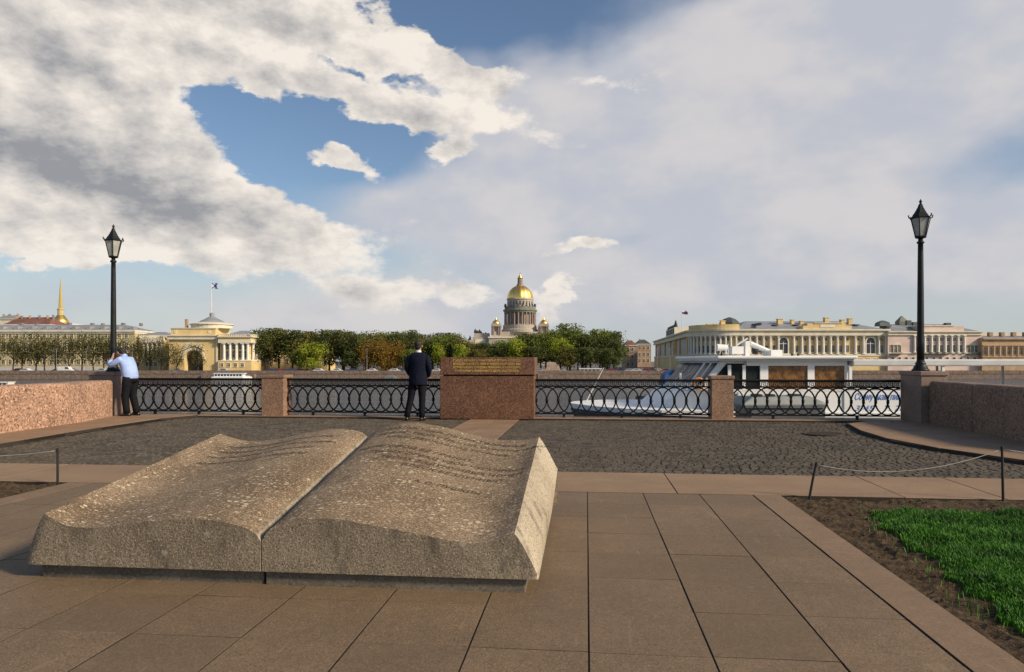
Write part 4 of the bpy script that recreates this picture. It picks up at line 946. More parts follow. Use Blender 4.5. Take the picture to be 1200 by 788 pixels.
block(4, 58, 320, 381, 'red roofed house rising behind the long palace wing', yelshade_m, redroof_m, 3.5, False)
block(733, 747, 420, 405.5, 'rust coloured town house at the edge of the trees', redb_m, redroof_m, 3)
block(746.5, 763, 470, 404, 'rust coloured town house with pale bays next to the long official building', redb_m, dkroof_m, 3)

# ---------------------------------------------------------------- cathedral
Z = 660.; ct = far_root('cathedral', 609.5, Z, 'grey domed cathedral with a huge gilded dome above the trees', 'building', turn=0); px = Z/850; h = lambda v: lev(v, Z)-STREET
part(ct, 'nave', cstone_m, (-36*px, 31*px, -22*px, 22*px, 0, h(395.5))); part(ct, 'attic', cstone_m, (-30*px, 28*px, -18*px, 18*px, h(395.5), h(389.5)))
part(ct, 'cornice', cream_m, (-37*px, 32*px, -23*px, 23*px, h(397), h(395.4)))
part(ct, 'portico', cstone_m, (-55*px, -36*px, -14*px, 14*px, 0, h(395.5))); part(ct, 'portico_attic', cstone_m, (-53.5*px, -36*px, -13*px, 13*px, h(395.5), h(391)))
MB().lathe([(21.5*px,0),(21.5*px,h(387)-h(390)),(20*px,h(386)-h(390)),(20*px,h(381.5)-h(390))], 36, (0,0,h(390))).build('drum_base', cstone_m, ct)
MB().lathe([(14.6*px,0),(14.6*px,h(366)-h(381.5))], 32, (0,0,h(381.5))).build('inner_drum', cstone_m, ct)
ccm = MB().lathe([(1.15*px,0),(1.0*px,1),(.9*px,h(367.5)-h(381.5)-1),(1.25*px,h(367)-h(381.5))], 8).mesh('column', ccol_m)
dk = MB().box(-.9*px,.9*px,-.3,.3,0,h(369.5)-h(380)).mesh('window', pane_m)
for k in range(24):
    a = 2*math.pi*(k+.5)/24; put('column', ccm, ct, (17.8*px*math.cos(a), 17.8*px*math.sin(a), h(381.5)))
    a = 2*math.pi*k/24; put('window', dk, ct, (14.5*px*math.cos(a), 14.5*px*math.sin(a), h(380)), a+math.pi/2)
MB().lathe([(18.8*px,0),(18.8*px,h(365.5)-h(367)),(20*px,h(365)-h(367)),(20*px,h(363.5)-h(367)),(18.2*px,h(363)-h(367)),(18.2*px,h(359.8)-h(367)),(17.2*px,h(359.7)-h(367))], 36, (0,0,h(367))).build('entablature', cgreen_m, ct)
stm = MB().lathe([(.8*px,0),(.9*px,.9*px),(.6*px,2.0*px),(.7*px,2.6*px),(.35*px,3.2*px),(.1*px,3.6*px)], 8).mesh('statue', bronze_m)
for k in range(24):
    a = 2*math.pi*(k+.5)/24; put('statue', stm, ct, (18*px*math.cos(a), 18*px*math.sin(a), h(360)))
MB().lathe([(15*px,0),(15*px,h(352.5)-h(361)),(15.8*px,h(352)-h(361)),(15.6*px,h(350.5)-h(361)),(14.6*px,h(350)-h(361))], 36, (0,0,h(361))).build('upper_drum', cstone_m, ct)
for k in range(24):
    a = 2*math.pi*k/24; put('window', dk, ct, (14.85*px*math.cos(a), 14.85*px*math.sin(a), h(358.3)), a+math.pi/2, (.75, .9, .42))
b = MB(); n = 48; prof = [(14.5*math.cos(R(q))*px, (h(334.5)-h(350))*math.sin(R(q))) for q in range(0, 80, 6)]; vs = []
for r_, z in prof:
    for k in range(n): f = 1+(.045 if k % 4 == 0 else 0); a = 2*math.pi*k/n; vs.append((r_*f*math.cos(a), r_*f*math.sin(a), z))
b.add(vs, [(i*n+k, i*n+(k+1)%n, (i+1)*n+(k+1)%n, (i+1)*n+k) for i in range(len(prof)-1) for k in range(n)]+[tuple(range((len(prof)-1)*n, len(prof)*n))])
b.build('dome', goldleaf_m, ct, (0,0,h(350)), smooth=True)
MB().lathe([(4.2*px,0),(4.2*px,h(333.5)-h(335.5)),(3.1*px,h(333)-h(335.5)),(2.9*px,h(327)-h(335.5)),(3.4*px,h(326.6)-h(335.5))], 10, (0,0,h(335.5))).build('lantern', ccol_m, ct)
MB().lathe([(3.1*px,0),(2.6*px,h(324.8)-h(326.6)),(.8*px,h(323)-h(326.6)),(.9*px,h(322.4)-h(326.6)),(.15*px,h(321.6)-h(326.6))], 12, (0,0,h(326.6))).build('lantern_cap', goldleaf_m, ct, smooth=True)
part(ct, 'cross', goldleaf_m, (-.2*px,.2*px,-.2*px,.2*px,h(322),h(318.5)), (-.9*px,.9*px,-.18*px,.18*px,h(320.3),h(319.8)))
for (u, v) in ((581.6, -14), (636.7, -14), (581.6, 16), (636.7, 16)):
    X = (u-609.5)*px; Y_ = v*px; t = part(ct, 'bell_tower', cstone_m, (X-4.6*px, X+4.6*px, Y_-4.6*px, Y_+4.6*px, h(397), h(393)), (X-3.0*px, X+3.0*px, Y_-3.0*px, Y_+3.0*px, h(393), h(383.5)), (X-5.6*px, X+5.6*px, Y_-5.6*px, Y_+5.6*px, h(383.5), h(380.5)))
    for sx_ in (-1, 1):
        for sy_ in (-1, 1):
            for (dx, dy) in ((4.7, 4.7), (4.7, 2.9), (2.9, 4.7)): put('column', MB().box(0,1,0,1,0,1).mesh('x', cstone_m) if False else ccm, t, (X+sx_*dx*px, Y_+sy_*dy*px, h(393)), 0, (.75,.75,(h(383.5)-h(393))/(h(367)-h(381.5))))
    MB().lathe([(4.6*px,0),(4.6*px,.8*px),(4.2*px,1.9*px),(3.0*px,3.4*px),(1.2*px,4.4*px),(.8*px,5.6*px),(.9*px,6.2*px),(.12*px,7.4*px),(.1*px,9.2*px)], 14, (X, Y_, h(380.5))).build('cupola', goldleaf_m, t, smooth=True)
b = MB(); rr = random.Random(5)
for (u, v, w_, hh) in ((-52, 391, 2.2, 5.2), (-50, 391, 3.2, 3.5), (-47, 391, 2.6, 4.4), (-45, 391, 1.6, 2.2), (-58, 399, 1.8, 5.5), (-59.5, 400, 2.2, 2.8), (-40, 391, 1.2, 1.2)):
    b.lathe([(w_*.55*px,0),(w_*.7*px,hh*.35*px),(w_*.4*px,hh*.7*px),(w_*.28*px,hh*.85*px),(.1,hh*px)], 7, (u*px, -12*px, h(v)), 1, .8, rr.random())
b.build('roof_sculpture', bronze_m, ct, kind='stuff'); part(ct, 'sculpture_base', cstone_m, (-62*px, -54*px, -16*px, -4*px, 0, h(399.5)))
part(ct, 'wall_panel', cream_m, (-52*px, -40*px, -14.4*px, -14*px, h(405), h(398)))
# ---------------------------------------------------------------- official building with curved corner
Z = 274.; sn = far_root('official_building', 858, Z, 'long yellow official building with white columns and a curved corner', 'building'); x = lambda u: brg(u, Z)-brg(858, Z); h = lambda v: lev(v, Z)-STREET
XE = x(1040); RC = 13.0; LX = -RC                       # corner centre at (0, RC); side wall at x = -RC
HC0, HC1 = h(393.5), h(386)
b = MB(); arc = [(-RC*math.sin(R(a)), RC-RC*math.cos(R(a))) for a in range(0, 91, 6)]
poly = [(XE, 0), (XE, 40), (30, 40), (38, 172), (LX+18, 172)]+arc[::-1]
b.prism(poly, 0, HC0); b.build('wall', yel_m, sn)
def scaled(o_): 
    out = []
    for (X, Y_) in poly:
        if X > XE-1: out.append((X+.3, Y_-(o_ if Y_ < 5 else 0)))
        elif Y_ > 100: out.append((X-(o_ if X < 20 else 0), Y_))
        elif X == 30: out.append((X, Y_))
        else:
            d = Vector((X, Y_-RC)); d = d.normalized()*(d.length+o_); out.append((d.x, d.y+RC))
    return out
MB().prism(scaled(1.3), HC0, HC0+.9).prism(scaled(1.0), HC0+.9, HC1-.6).prism(scaled(1.8), HC1-.6, HC1).build('entablature', cream_m, sn)
MB().prism(scaled(.9), h(417.5), h(415.2)).build('belt_course', cream_m, sn)
MB().prism(scaled(.7), 0, h(417.5)).build('ground_storey', yel_m, sn)
part(sn, 'attic', yel_m, (x(940), x(997), -.9, 4, HC1, h(382)), (x(945), x(990), -.9, 4, h(382), h(379.3)))
part(sn, 'attic_cap', cream_m, (x(953), x(986), -1.2, 3.9, h(379.3), h(378.4))); part(sn, 'carved_panel', whitecol_m, (x(960), x(977), -1.05, -.9, h(384), h(381)))
MB().prism([(-RC*1.02*math.sin(R(a)), RC-RC*1.02*math.cos(R(a))) for a in range(90, -13, -6)]+[(6, 20), (-4, 22)], HC1, h(380.2)).build('corner_attic', yel_m, sn)
hip(sn, 'roof', 2, XE-.5, .6, 38, HC1, h(373.5)-HC1, 9, roof_m)
MB().add([(LX+1.2,13,HC1),(24,13,HC1),(37,171,HC1),(LX+19.2,171,HC1),(5,22,h(377)),(7,22,h(377)),(23,165,h(377)),(21,165,h(377))], [(0,1,5,4),(1,2,6,5),(2,3,7,6),(3,0,4,7),(4,5,6,7),(3,2,1,0)]).build('side_roof', roof_m, sn)
part(sn, 'roof_ridge', dkroof_m, (x(893), x(894.2), 1.5, 16, h(381), h(378)))
MB().lathe([(4.2,0),(4.2,1.2),(2.6,2.6),(.4,3.4)], 8, (x(866)+3, 22, h(378.5))).build('roof_lantern', dkroof_m, sn)
for (u, w_, v) in ((856, 5, 374), (925.5, 6, 372), (942, 3.5, 373), (953, 4, 374.5), (983, 5, 370.5), (1003, 4, 373), (1012, 4.5, 371.5)): part(sn, 'chimney', yel_m, (x(u), x(u)+w_*.32, 12, 14, h(380), h(v)), (x(u)-.2, x(u)+w_*.32+.2, 11.8, 14.2, h(v), h(v-.6)))
for u in (915, 940, 1012): part(sn, 'dormer', dkroof_m, (x(u), x(u)+1.8, 7, 10, h(380.4), h(379.0)))
colh = h(393.5)-h(415.2)
for u in (902, 911.5, 929.5, 939, 947.5, 956, 964, 972.5, 980.5, 989, 1001.5, 1011, 1029, 1037): column(sn, x(u), -.55, h(415.2), colh, .44, whitecol_m)
for a in range(3, 90, 8): column(sn, -(RC+.55)*math.sin(R(a)), RC-(RC+.55)*math.cos(R(a)), h(415.2), colh, .44, whitecol_m)
for u in (862, 870, 878, 886, 894): column(sn, x(u), -.55, h(415.2), colh, .44, whitecol_m)
for a in range(7, 84, 8):
    X, Y_ = -(RC+.02)*math.sin(R(a)), RC-(RC+.02)*math.cos(R(a)); window(sn, X, h(413), 1.0, 2.5, Y_, rz=-R(a)); window(sn, X, h(399.5), .9, 1.1, Y_, rz=-R(a))
for u in (866, 874, 882, 890, 898, 907, 934, 943.5, 952, 960, 968, 976.5, 985, 993, 1006, 1033): window(sn, x(u), h(413), 1.05, 2.6); window(sn, x(u), h(399.5), .9, 1.2)
for u in (918, 1020): window(sn, x(u), h(414.5), 3.2, 6.0, frame=whitecol_m, arched=True, dep=.3)
for u in range(864, 1038, 9): window(sn, x(u), h(428), 1.1, 2.4, y=-.7)
# receding side: grey panels between yellow pilasters, arch group on top
off = lambda y: LX+18*(y-13)/159
def side(name, mat, y0, y1, d0, d1, z0, z1): return MB().prism([(off(y0)-d0, y0), (off(y0)+d1, y0), (off(y1)+d1, y1), (off(y1)-d0, y1)], z0, z1).build(name, mat, sn)
for k, y0 in enumerate((20, 46, 70, 84, 112, 140)): side('side_panel', greyp_m, y0, y0+(18, 8, 8, 20, 20, 20)[k], .15, .1, h(414), h(396))
for y0 in (15, 41, 57, 64, 80, 107, 134, 162): side('pilaster', yel_m, y0, y0+2.2, .7, .1, h(415.2), HC0)
side('arch_attic', cream_m, 52, 90, 1.6, 6, HC1, HC1+3.2)
for k in range(5): side('niche_shade', bronze_m, 54+7*k, 58+7*k, 1.75, -1.5, HC1+.5, HC1+2.7)  # flat dark plates, painted as the shade in the attic openings
b = MB()
for k in range(10): b.lathe([(.5,0),(.6,.5),(.35,1.1),(.25,1.5),(.05,1.8)], 7, (off(53+4*k)-.6, 53+4*k, HC1+3.1), 1, 1)
b.lathe([(.9,0),(.8,1.4),(.4,2.8),(.1,3.6)], 8, (off(57)-.4, 57, HC1+3.1)); b.build('roof_sculpture', bronze_m, sn, kind='stuff')
MB().tube([(off(50)+1.5, 50, HC1), (off(50)+1.5, 50, HC1+10.5)], [.13, .07], 8).build('flag_pole', whitecol_m, sn); flag(sn, off(50)+1.55, 50, HC1+8.9, 2.6, 1.6, 'stripes')
for u in (842, 850): part(sn, 'chimney', yel_m, (x(u), x(u)+1.6, 16, 18, HC1, h(377)))
# pink house and tan house
Z = 272.; pk = far_root('town_palace', 1040.5, Z, 'pale pink town palace with white columns and dark balconies', 'building'); x = lambda u: brg(u, Z)-brg(1040.5, Z); h = lambda v: lev(v, Z)-STREET
part(pk, 'wall', pink_m, (0, x(1150), 0, 22, 0, h(393))); part(pk, 'entablature', cream_m, (-.1, x(1150)+.2, -.5, 22.3, h(393), h(391.8)), (-.05, x(1150)+.1, -.35, 22.1, h(391.8), h(389.6)), (-.2, x(1150)+.5, -1.0, 22.5, h(389.6), h(388.4)))
part(pk, 'attic', pink_m, (x(1077), x(1130), .2, 6, h(388.4), h(382.5))); part(pk, 'attic_cap', cream_m, (x(1075), x(1118), -.1, 6.3, h(382.5), h(381.3)))
hip(pk, 'roof', .3, x(1149), .3, 22, h(388.4), h(378.5)-h(388.4), 7, roof_m); part(pk, 'base_course', cream_m, (-.05, x(1150)+.1, -.3, 0, h(414.5), h(413.3)))
for u in (1071, 1075.5, 1083, 1091, 1099, 1107, 1114.5, 1122, 1129.5): column(pk, x(u), -.4, h(413.3), h(393)-h(413.3), .40, whitecol_m)
for u in (1079, 1087, 1095, 1103, 1111, 1118, 1126): window(pk, x(u), h(413), 1.1, 2.7); window(pk, x(u), h(400), 1.1, 1.2)
for u in (1045, 1049.5, 1054, 1135, 1139.5, 1144): window(pk, x(u), h(413), 1.0, 2.5)
for u in (1049.5, 1139.5):
    MB().add([(x(u-6),-.35,h(404.5)),(x(u+6),-.35,h(404.5)),(x(u),-.35,h(401.6)),(x(u-6),0,h(404.5)),(x(u+6),0,h(404.5)),(x(u),0,h(401.6))], [(0,1,2),(5,4,3),(0,3,4,1),(1,4,5,2),(2,5,3,0)]).build('pediment', cream_m, pk)
def balcony(u0, u1):
    b = MB(); b.box(x(u0), x(u1), -1.2, -.02, h(415.6), h(415.0)); q = int((x(u1)-x(u0))/.35)
    for i in range(q+1): b.box(x(u0)+i*.35, x(u0)+i*.35+.06, -1.18, -1.12, h(415.0), h(413.2))
    b.box(x(u0), x(u1), -1.2, -1.1, h(413.2), h(412.9)); b.build('balcony', bronze_m, pk)
balcony(1043, 1056); balcony(1083, 1110); balcony(1132.5, 1147)
for u in range(1046, 1148, 8): window(pk, x(u), h(428), 1.1, 3.0, arched=True)
for (u, v) in ((1048, 377), (1078, 374), (1086, 376), (1126, 377)): part(pk, 'chimney', dkroof_m, (x(u), x(u)+1.8, 9, 11, h(384), h(v)))
MB().lathe([(2.4,0),(2.4,1.4),(.2,3.6)], 4, (x(1075), 11, h(379.5)), ph=R(45)).build('roof_turret', cgreen_m, pk); MB().lathe([(3.0,0),(2.6,1.4),(.6,2.2)], 4, (x(1050), 10, h(381)), ph=R(45)).build('roof_turret', dkroof_m, pk)
Z = 270.; tn = far_root('stone_house', 1150.6, Z, 'ornate tan stone town house with arched windows at the end of the row', 'building'); x = lambda u: brg(u, Z)-brg(1150.6, Z); h = lambda v: lev(v, Z)-STREET
part(tn, 'wall', tan_m, (.1, x(1260), 0, 20, 0, h(398))); part(tn, 'cornice', tan_m, (.05, x(1260), -.8, 20.2, h(398), h(396.4)), (.05, x(1260), -.4, 0, h(405.5), h(404.3)), (.05, x(1260), -.3, 0, h(419), h(417.8)))
hip(tn, 'roof', .2, x(1260), -.2, 20, h(396.4), h(392.3)-h(396.4), 2, roof_m); part(tn, 'attic_storey', cream_m, (x(1153), x(1260), 8, 19, h(396), h(389.5)))
for u in range(1154, 1256, 7):
    window(tn, x(u), h(416), 1.1, 2.9, frame=tan_m, arched=True); window(tn, x(u), h(428), 1.1, 2.2, frame=tan_m); part(tn, 'pilaster', tan_m, (x(u+3), x(u+3)+.5, -.3, 0, h(417.8), h(405.5)))
for u in range(1156, 1256, 14): part(tn, 'chimney', redb_m, (x(u), x(u)+1.3, 5, 6.5, h(393.5), h(388.8)))
# houses beyond the frame so that the row goes on
block(1262, 1330, 272, 392, 'plain cream town house continuing the row past the tan house', cream_m, roof_m, 3)

# ---------------------------------------------------------------- trees
bark_m = plain('bark', (.055, .043, .032), .95, .25, 2)
def leafmat(name, c):
    m = NT(name); v = m.noise(.55, 4, .6); k = m.mr(v, .32, .68)
    col = m.mix(k, tuple(x*.6 for x in c), tuple(min(1, x*1.35) for x in c)); col = m.mix(m.math('MULTIPLY', m.rand(), .35), col, (c[0]*.75, c[1]*.6, c[2]*.6))
    m.fin(col, .65, spec=.2); tr = m.n('ShaderNodeBsdfTranslucent'); m.w(tr.inputs[0], col); mx = m.n('ShaderNodeMixShader'); mx.inputs[0].default_value = .3
    m.t.links.new(m.b.outputs[0], mx.inputs[1]); m.t.links.new(tr.outputs[0], mx.inputs[2]); m.t.links.new(mx.outputs[0], m.out.inputs[0]); return m.mat
LEAF = {'olive': leafmat('leaf_olive', (.19, .175, .045)), 'dark': leafmat('leaf_dark', (.115, .135, .038)), 'green': leafmat('leaf_green', (.175, .22, .038)), 'lime': leafmat('leaf_lime', (.31, .36, .035)),
        'gold': leafmat('leaf_gold', (.27, .165, .03)), 'sparse': leafmat('leaf_sparse', (.12, .115, .035)), 'fir': leafmat('leaf_fir', (.018, .032, .018))}
def make_crown(seed, shape, count):
    """unit tree: height 1, crown half width about .3; returns trunk and crown data"""
    rr = random.Random(seed); tb = MB(); cb_ = MB()
    tb.tube([(0,0,-.02),(rr.uniform(-.01,.01),0,.12),(rr.uniform(-.02,.02),rr.uniform(-.02,.02),.30),(rr.uniform(-.03,.03),rr.uniform(-.03,.03),.55),(0,0,.80)], [.024,.019,.016,.011,.004], 7)
    tips = []
    if shape == 'fir':
        for i in range(count):
            z = .06+.93*rr.random()**1.15; r_ = .17*(1-z)**.8*(.75+.25*math.sin(z*60))*math.sqrt(rr.random()); a = rr.uniform(0, 6.28); tips.append((r_*math.cos(a), r_*math.sin(a), z))
    else:
        nb = 14 if shape != 'weep' else 16; clumps = []
        for i in range(nb):
            z0 = rr.uniform(.16, .62); a = i*2.4+rr.uniform(-.4, .4); ln = rr.uniform(.14, .27)*(1.12-.6*abs(z0-.42)); z1 = z0+rr.uniform(.10, .30)
            e = (ln*math.cos(a), ln*math.sin(a), min(.96, z1)); mid = (e[0]*.45, e[1]*.45, z0+(e[2]-z0)*.4)
            tb.tube([(0,0,z0), mid, e], [.009,.006,.002], 5); clumps += [e, tuple((p+q)/2*1.15 for p, q in zip(mid, e))]
            for k in range(3):
                f = (e[0]*rr.uniform(.6,1.35)+rr.uniform(-.06,.06), e[1]*rr.uniform(.6,1.35)+rr.uniform(-.06,.06), min(.97, e[2]+rr.uniform(-.1,.14))); tb.tube([mid, f], [.004,.001], 4); clumps.append(f)
        for k in range(6): clumps.append((rr.uniform(-.10,.10), rr.uniform(-.10,.10), rr.uniform(.72,.95)))
        for i in range(count):
            c = rr.choice(clumps); s_ = rr.choice((.045, .06, .085)); p = [c[k]+rr.gauss(0, s_) for k in range(3)]
            if shape == 'weep': p[2] = max(.04, p[2]-abs(rr.gauss(0, .20))); p[0] *= 1.15; p[1] *= 1.15
            if p[2] < .13 and shape != 'weep': p[2] = .13+rr.uniform(0, .3)
            if p[2] > 1: p[2] = 1-rr.uniform(0, .1)
            tips.append(p)
    for p in tips:
        s_ = rr.uniform(.012, .024) if shape != 'fir' else rr.uniform(.014, .026); n_ = Vector((rr.gauss(0,1), rr.gauss(0,1), rr.gauss(.3,1))).normalized(); u_ = n_.orthogonal().normalized(); v_ = n_.cross(u_); P = Vector(p)
        a = rr.uniform(0, 3.14); u2 = (u_*math.cos(a)+v_*math.sin(a))*s_; v2 = (v_*math.cos(a)-u_*math.sin(a))*s_*.7
        cb_.add([P-u2, P-v2, P+u2, P+v2*1.1], [(0,1,2,3)])
    return tb, cb_
PROT = {}
def proto(kind, var):
    k = (kind, var)
    if k not in PROT:
        shape = {'fir': 'fir', 'gold': 'weep', 'lime': 'round'}.get(kind, 'round'); count = {'sparse': 1300, 'fir': 2200, 'gold': 5200}.get(kind, 4600)
        tb, cb_ = make_crown(hash((len(kind)*7+ord(kind[0])*13+var*101)) % 9999, shape, count); cm = bpy.data.meshes.new('crown'); cm.from_pydata(cb_.v, [], cb_.f); cm.materials.append(LEAF[kind])
        PROT[k] = (tb.mesh('trunk', bark_m, smooth=True), cm)
    return PROT[k]
TL = {'sparse': ('thin spring tree with bare branches', 0), 'olive': ('olive green park tree', 0), 'dark': ('dark green park tree', 0), 'green': ('fresh green park tree', 0), 'lime': ('bright lime green park tree', 0), 'gold': ('golden brown weeping tree', 0), 'fir': ('narrow dark conifer', 0)}
def place(u):
    for lim, ph in ((40, 'below the red roof'), (92, 'below the gilded spire'), (160, 'before the long palace wing'), (196, 'before the white portico'), (255, 'before the dark arch'), (345, 'beside the columned block'), (392, 'before the yellow wing'), (428, 'beside the golden trees'),
                    (472, 'around the golden trees'), (512, 'behind the suited man'), (560, 'below the cathedral portico'), (600, 'below the cathedral dome'), (640, 'beside the cathedral'), (675, 'behind the boulder pedestal'), (708, 'behind the white kiosk'), (742, 'next to the rust houses'), (900, 'near the grey panelled wall')):
        if u < lim: return ph
    return 'by the far quay'
def tree(u, Z, v, wpx, kind):
    H_ = lev(v-1.5, Z)-STREET; lab, grp = TL[kind]; wpx *= 1.12; row = 'back' if Z > 290 else ('front' if Z < 257 else 'middle')
    if kind == 'gold': lab = 'golden brown weeping tree between the dark green park trees'; grp = 'golden weeping trees of the far park'
    elif kind != 'sparse': lab = f'{lab}, {row} row, {place(u)}'; grp = f'{row} row {kind} trees {place(u)}'
    else: lab = f'{lab}, {place(u)}'; grp = f'thin trees {place(u)}'
    t, c = proto(kind, rnd.randrange(4 if kind in ('olive','dark','sparse','green') else 2))
    sw = wpx/850*Z/.62
    if kind == 'fir': sw = wpx/850*Z/.34
    o = far_root('spring_tree' if kind == 'sparse' else ('conifer' if kind == 'fir' else 'park_tree'), u, Z, lab, 'tree', grp, rnd.uniform(0, 6.28)); o.scale = (sw, sw, H_)
    put('trunk', t, o); put('crown', c, o)
for i, u in enumerate((-24, -6, 16, 27, 41, 54, 67, 81, 97, 110, 121, 131, 152, 163, 174, 189)): tree(u+rnd.uniform(-2,2), 250+rnd.uniform(-2, 3), 391+rnd.uniform(-1.5, 6)+(4 if u > 140 else 0), rnd.uniform(17, 25), 'sparse')
tree(207, 248, 404, 15, 'sparse'); tree(232, 247.5, 402, 17, 'sparse')
# park: back rows first, then the nearer crowns
for u in range(300, 722, 13): tree(u+rnd.uniform(-4,4), 300+rnd.uniform(0, 25), (391.5 if not 540 < u < 612 else 405)+rnd.uniform(-3.5, 5), rnd.uniform(24, 32), rnd.choice(('olive','dark','dark','green','olive')))
for (u, Z, v, w_, k) in ((311,262,386,34,'dark'),(327,264,388,30,'olive'),(343,262,389,32,'dark'),(360,262,390,34,'olive'),(367,252,402,26,'lime'),(386,262,388,34,'dark'),(402,264,390,30,'olive'),(416,258,393,28,'dark'),(432,262,389,30,'olive'),
        (438,254,399,26,'gold'),(450,253,398,24,'gold'),(462,255,400,20,'gold'),(474,262,392,26,'dark'),(497,262,396,26,'olive'),(505,256,404,12,'fir'),(516,260,396,28,'green'),(513,255,403,18,'lime'),(533,262,394,30,'olive'),(528,254,405,13,'fir'),(541,255,404,20,'lime'),
        (553,262,403,26,'olive'),(571,262,404,28,'dark'),(590,260,400,30,'green'),(603,256,397,26,'lime'),(619,262,393,34,'dark'),(634,262,392,30,'green'),(647,262,388,26,'green'),(657,258,397,28,'lime'),(668,266,380.5,32,'green'),(682,262,394,30,'dark'),(692,262,396,28,'dark'),(703,266,387,24,'green'),(714,262,396,28,'dark'),(722,262,401,18,'dark'),
        (350,253,412,14,'green'),(412,254,413,22,'dark'),(480,253,411,18,'green'),(560,254,411,26,'olive'),(583,254,410,22,'dark'),(626,254,408,30,'dark'),(684,254,409,34,'dark'),(712,255,410,24,'dark'),(665,253,409,24,'olive')):
    tree(u, Z, v, w_, k)

# ---------------------------------------------------------------- things on the far quay
rockp = MB()
rk = [(-3.4,-1.4),(3.2,-1.5),(3.5,1.5),(-3.2,1.6)]
vs = [(x*k+dx, y*k, z) for k, z, dx in ((.85,0,0),(.82,.9,.1),(.66,2.0,.2),(.52,3.1,-.3),(.40,3.7,-.5)) for x, y in rk]
rockp.add(vs, [(i*4+q, i*4+(q+1)%4, (i+1)*4+(q+1)%4, (i+1)*4+q) for i in range(4) for q in range(4)]+[(16,17,18,19)])
rkm = plain('pedestal_rock', (.34, .25, .19), .9, .2, 1.2)
rockp.build('rock_pedestal', rkm, loc=C(brg(647,250), 250, STREET), rz=YAW, bevel=.25, label='pale tapering boulder pedestal before the dark trees', cat='pedestal')
tyre_m = plain('tyre', (.015,.015,.015), .9)
def car(u, Z, turn, colname, colr, van=False):
    o = far_root('van' if van else 'parked_car', u, Z, f'{colname} {"van" if van else "car"} parked on the far quay {place(u)}', 'van' if van else 'car', f'{colname} cars on the far quay {place(u)}', turn)
    key = 'car_'+colname; mt = MATS.get(key) or plain(key, colr, .3, .05)
    prof = [(-2.1,.3),(-2.1,.85),(-1.9,1.0),(-1.3,1.05),(-.8,1.48),(.6,1.5),(1.25,1.05),(2.0,.9),(2.15,.65),(2.15,.3)] if not van else [(-2.4,.35),(-2.4,2.0),(-2.2,2.15),(1.2,2.15),(1.9,1.3),(2.4,1.1),(2.5,.35)]
    b = MB(); k = len(prof); b.add([(X, -.85, zz) for X, zz in prof]+[(X, .85, zz) for X, zz in prof], [tuple(range(k)), tuple(range(2*k-1,k-1,-1))]+[(i, (i+1)%k, k+(i+1)%k, k+i) for i in range(k)]); b.build('body', mt, o, bevel=.08)
    for s in (-1, 1):
        q = [(-1.15,1.08),(-.75,1.42),(.5,1.43),(1.0,1.08)] if not van else [(.2,1.35),(.2,2.0),(1.15,2.0),(1.6,1.35)]
        MB().add([(X, s*.86, zz) for X, zz in q]+[(X, s*.80, zz) for X, zz in q], [(0,1,2,3),(7,6,5,4),(0,4,5,1),(1,5,6,2),(2,6,7,3),(3,7,4,0)]).build('side_window', pane_m, o)
        for X in (-1.35, 1.4): MB().tube([(X, s*.70, .33), (X, s*.90, .33)], .33, 12).build('wheel', tyre_m, o)
CC = [('white', (.75,.75,.75)), ('black', (.02,.02,.022)), ('dark red', (.20,.03,.03)), ('silver', (.45,.46,.48)), ('dark blue', (.03,.05,.14)), ('cream', (.62,.56,.44))]
seen = set()
for i, u in enumerate((22, 31, 68, 84, 120, 133, 208, 262, 318, 324, 334, 341, 352, 374, 395, 414, 436, 462, 470, 512, 632, 657, 690, 716, 731, 738, 745, 751, 757, 764, 771, 780)):
    cn, cc = CC[rnd.randrange(6)] if u not in (374, 395, 84) else CC[0]; car(u, 244.5+rnd.uniform(0, 3)+(6 if i % 3 == 0 else 0), rnd.choice((0, math.pi, .1)), cn, cc)
car(77, 245, 0, 'white', (.75,.75,.75), True)
kio = far_root('white_kiosk', 692, 244, 'long low white kiosk standing on the far quay', 'kiosk')
part(kio, 'wall', whitecol_m, (-3.6, 3.6, 0, 2, 0, 1.35)); part(kio, 'roof', flagw_m, (-3.9, 3.9, -.3, 2.3, 1.35, 1.6)); part(kio, 'window', pane_m, *[(-3.2+1.3*k, -2.3+1.3*k, -.03, .02, .5, 1.1) for k in range(5)])
for u in (66, 101, 155, 770, 785, 430): 
    lp = far_root('lamp_post', u, 243, f'tall thin lamp post on the far quay {place(u)}', 'lamp post', f'lamp posts on the far quay {place(u)}')
    MB().tube([(0,0,0),(0,0,8.0)], [.09,.05], 8).build('pole', roof_m, lp); MB().box(-.5,.5,-.12,.12,8.0,8.12).build('arm', roof_m, lp)

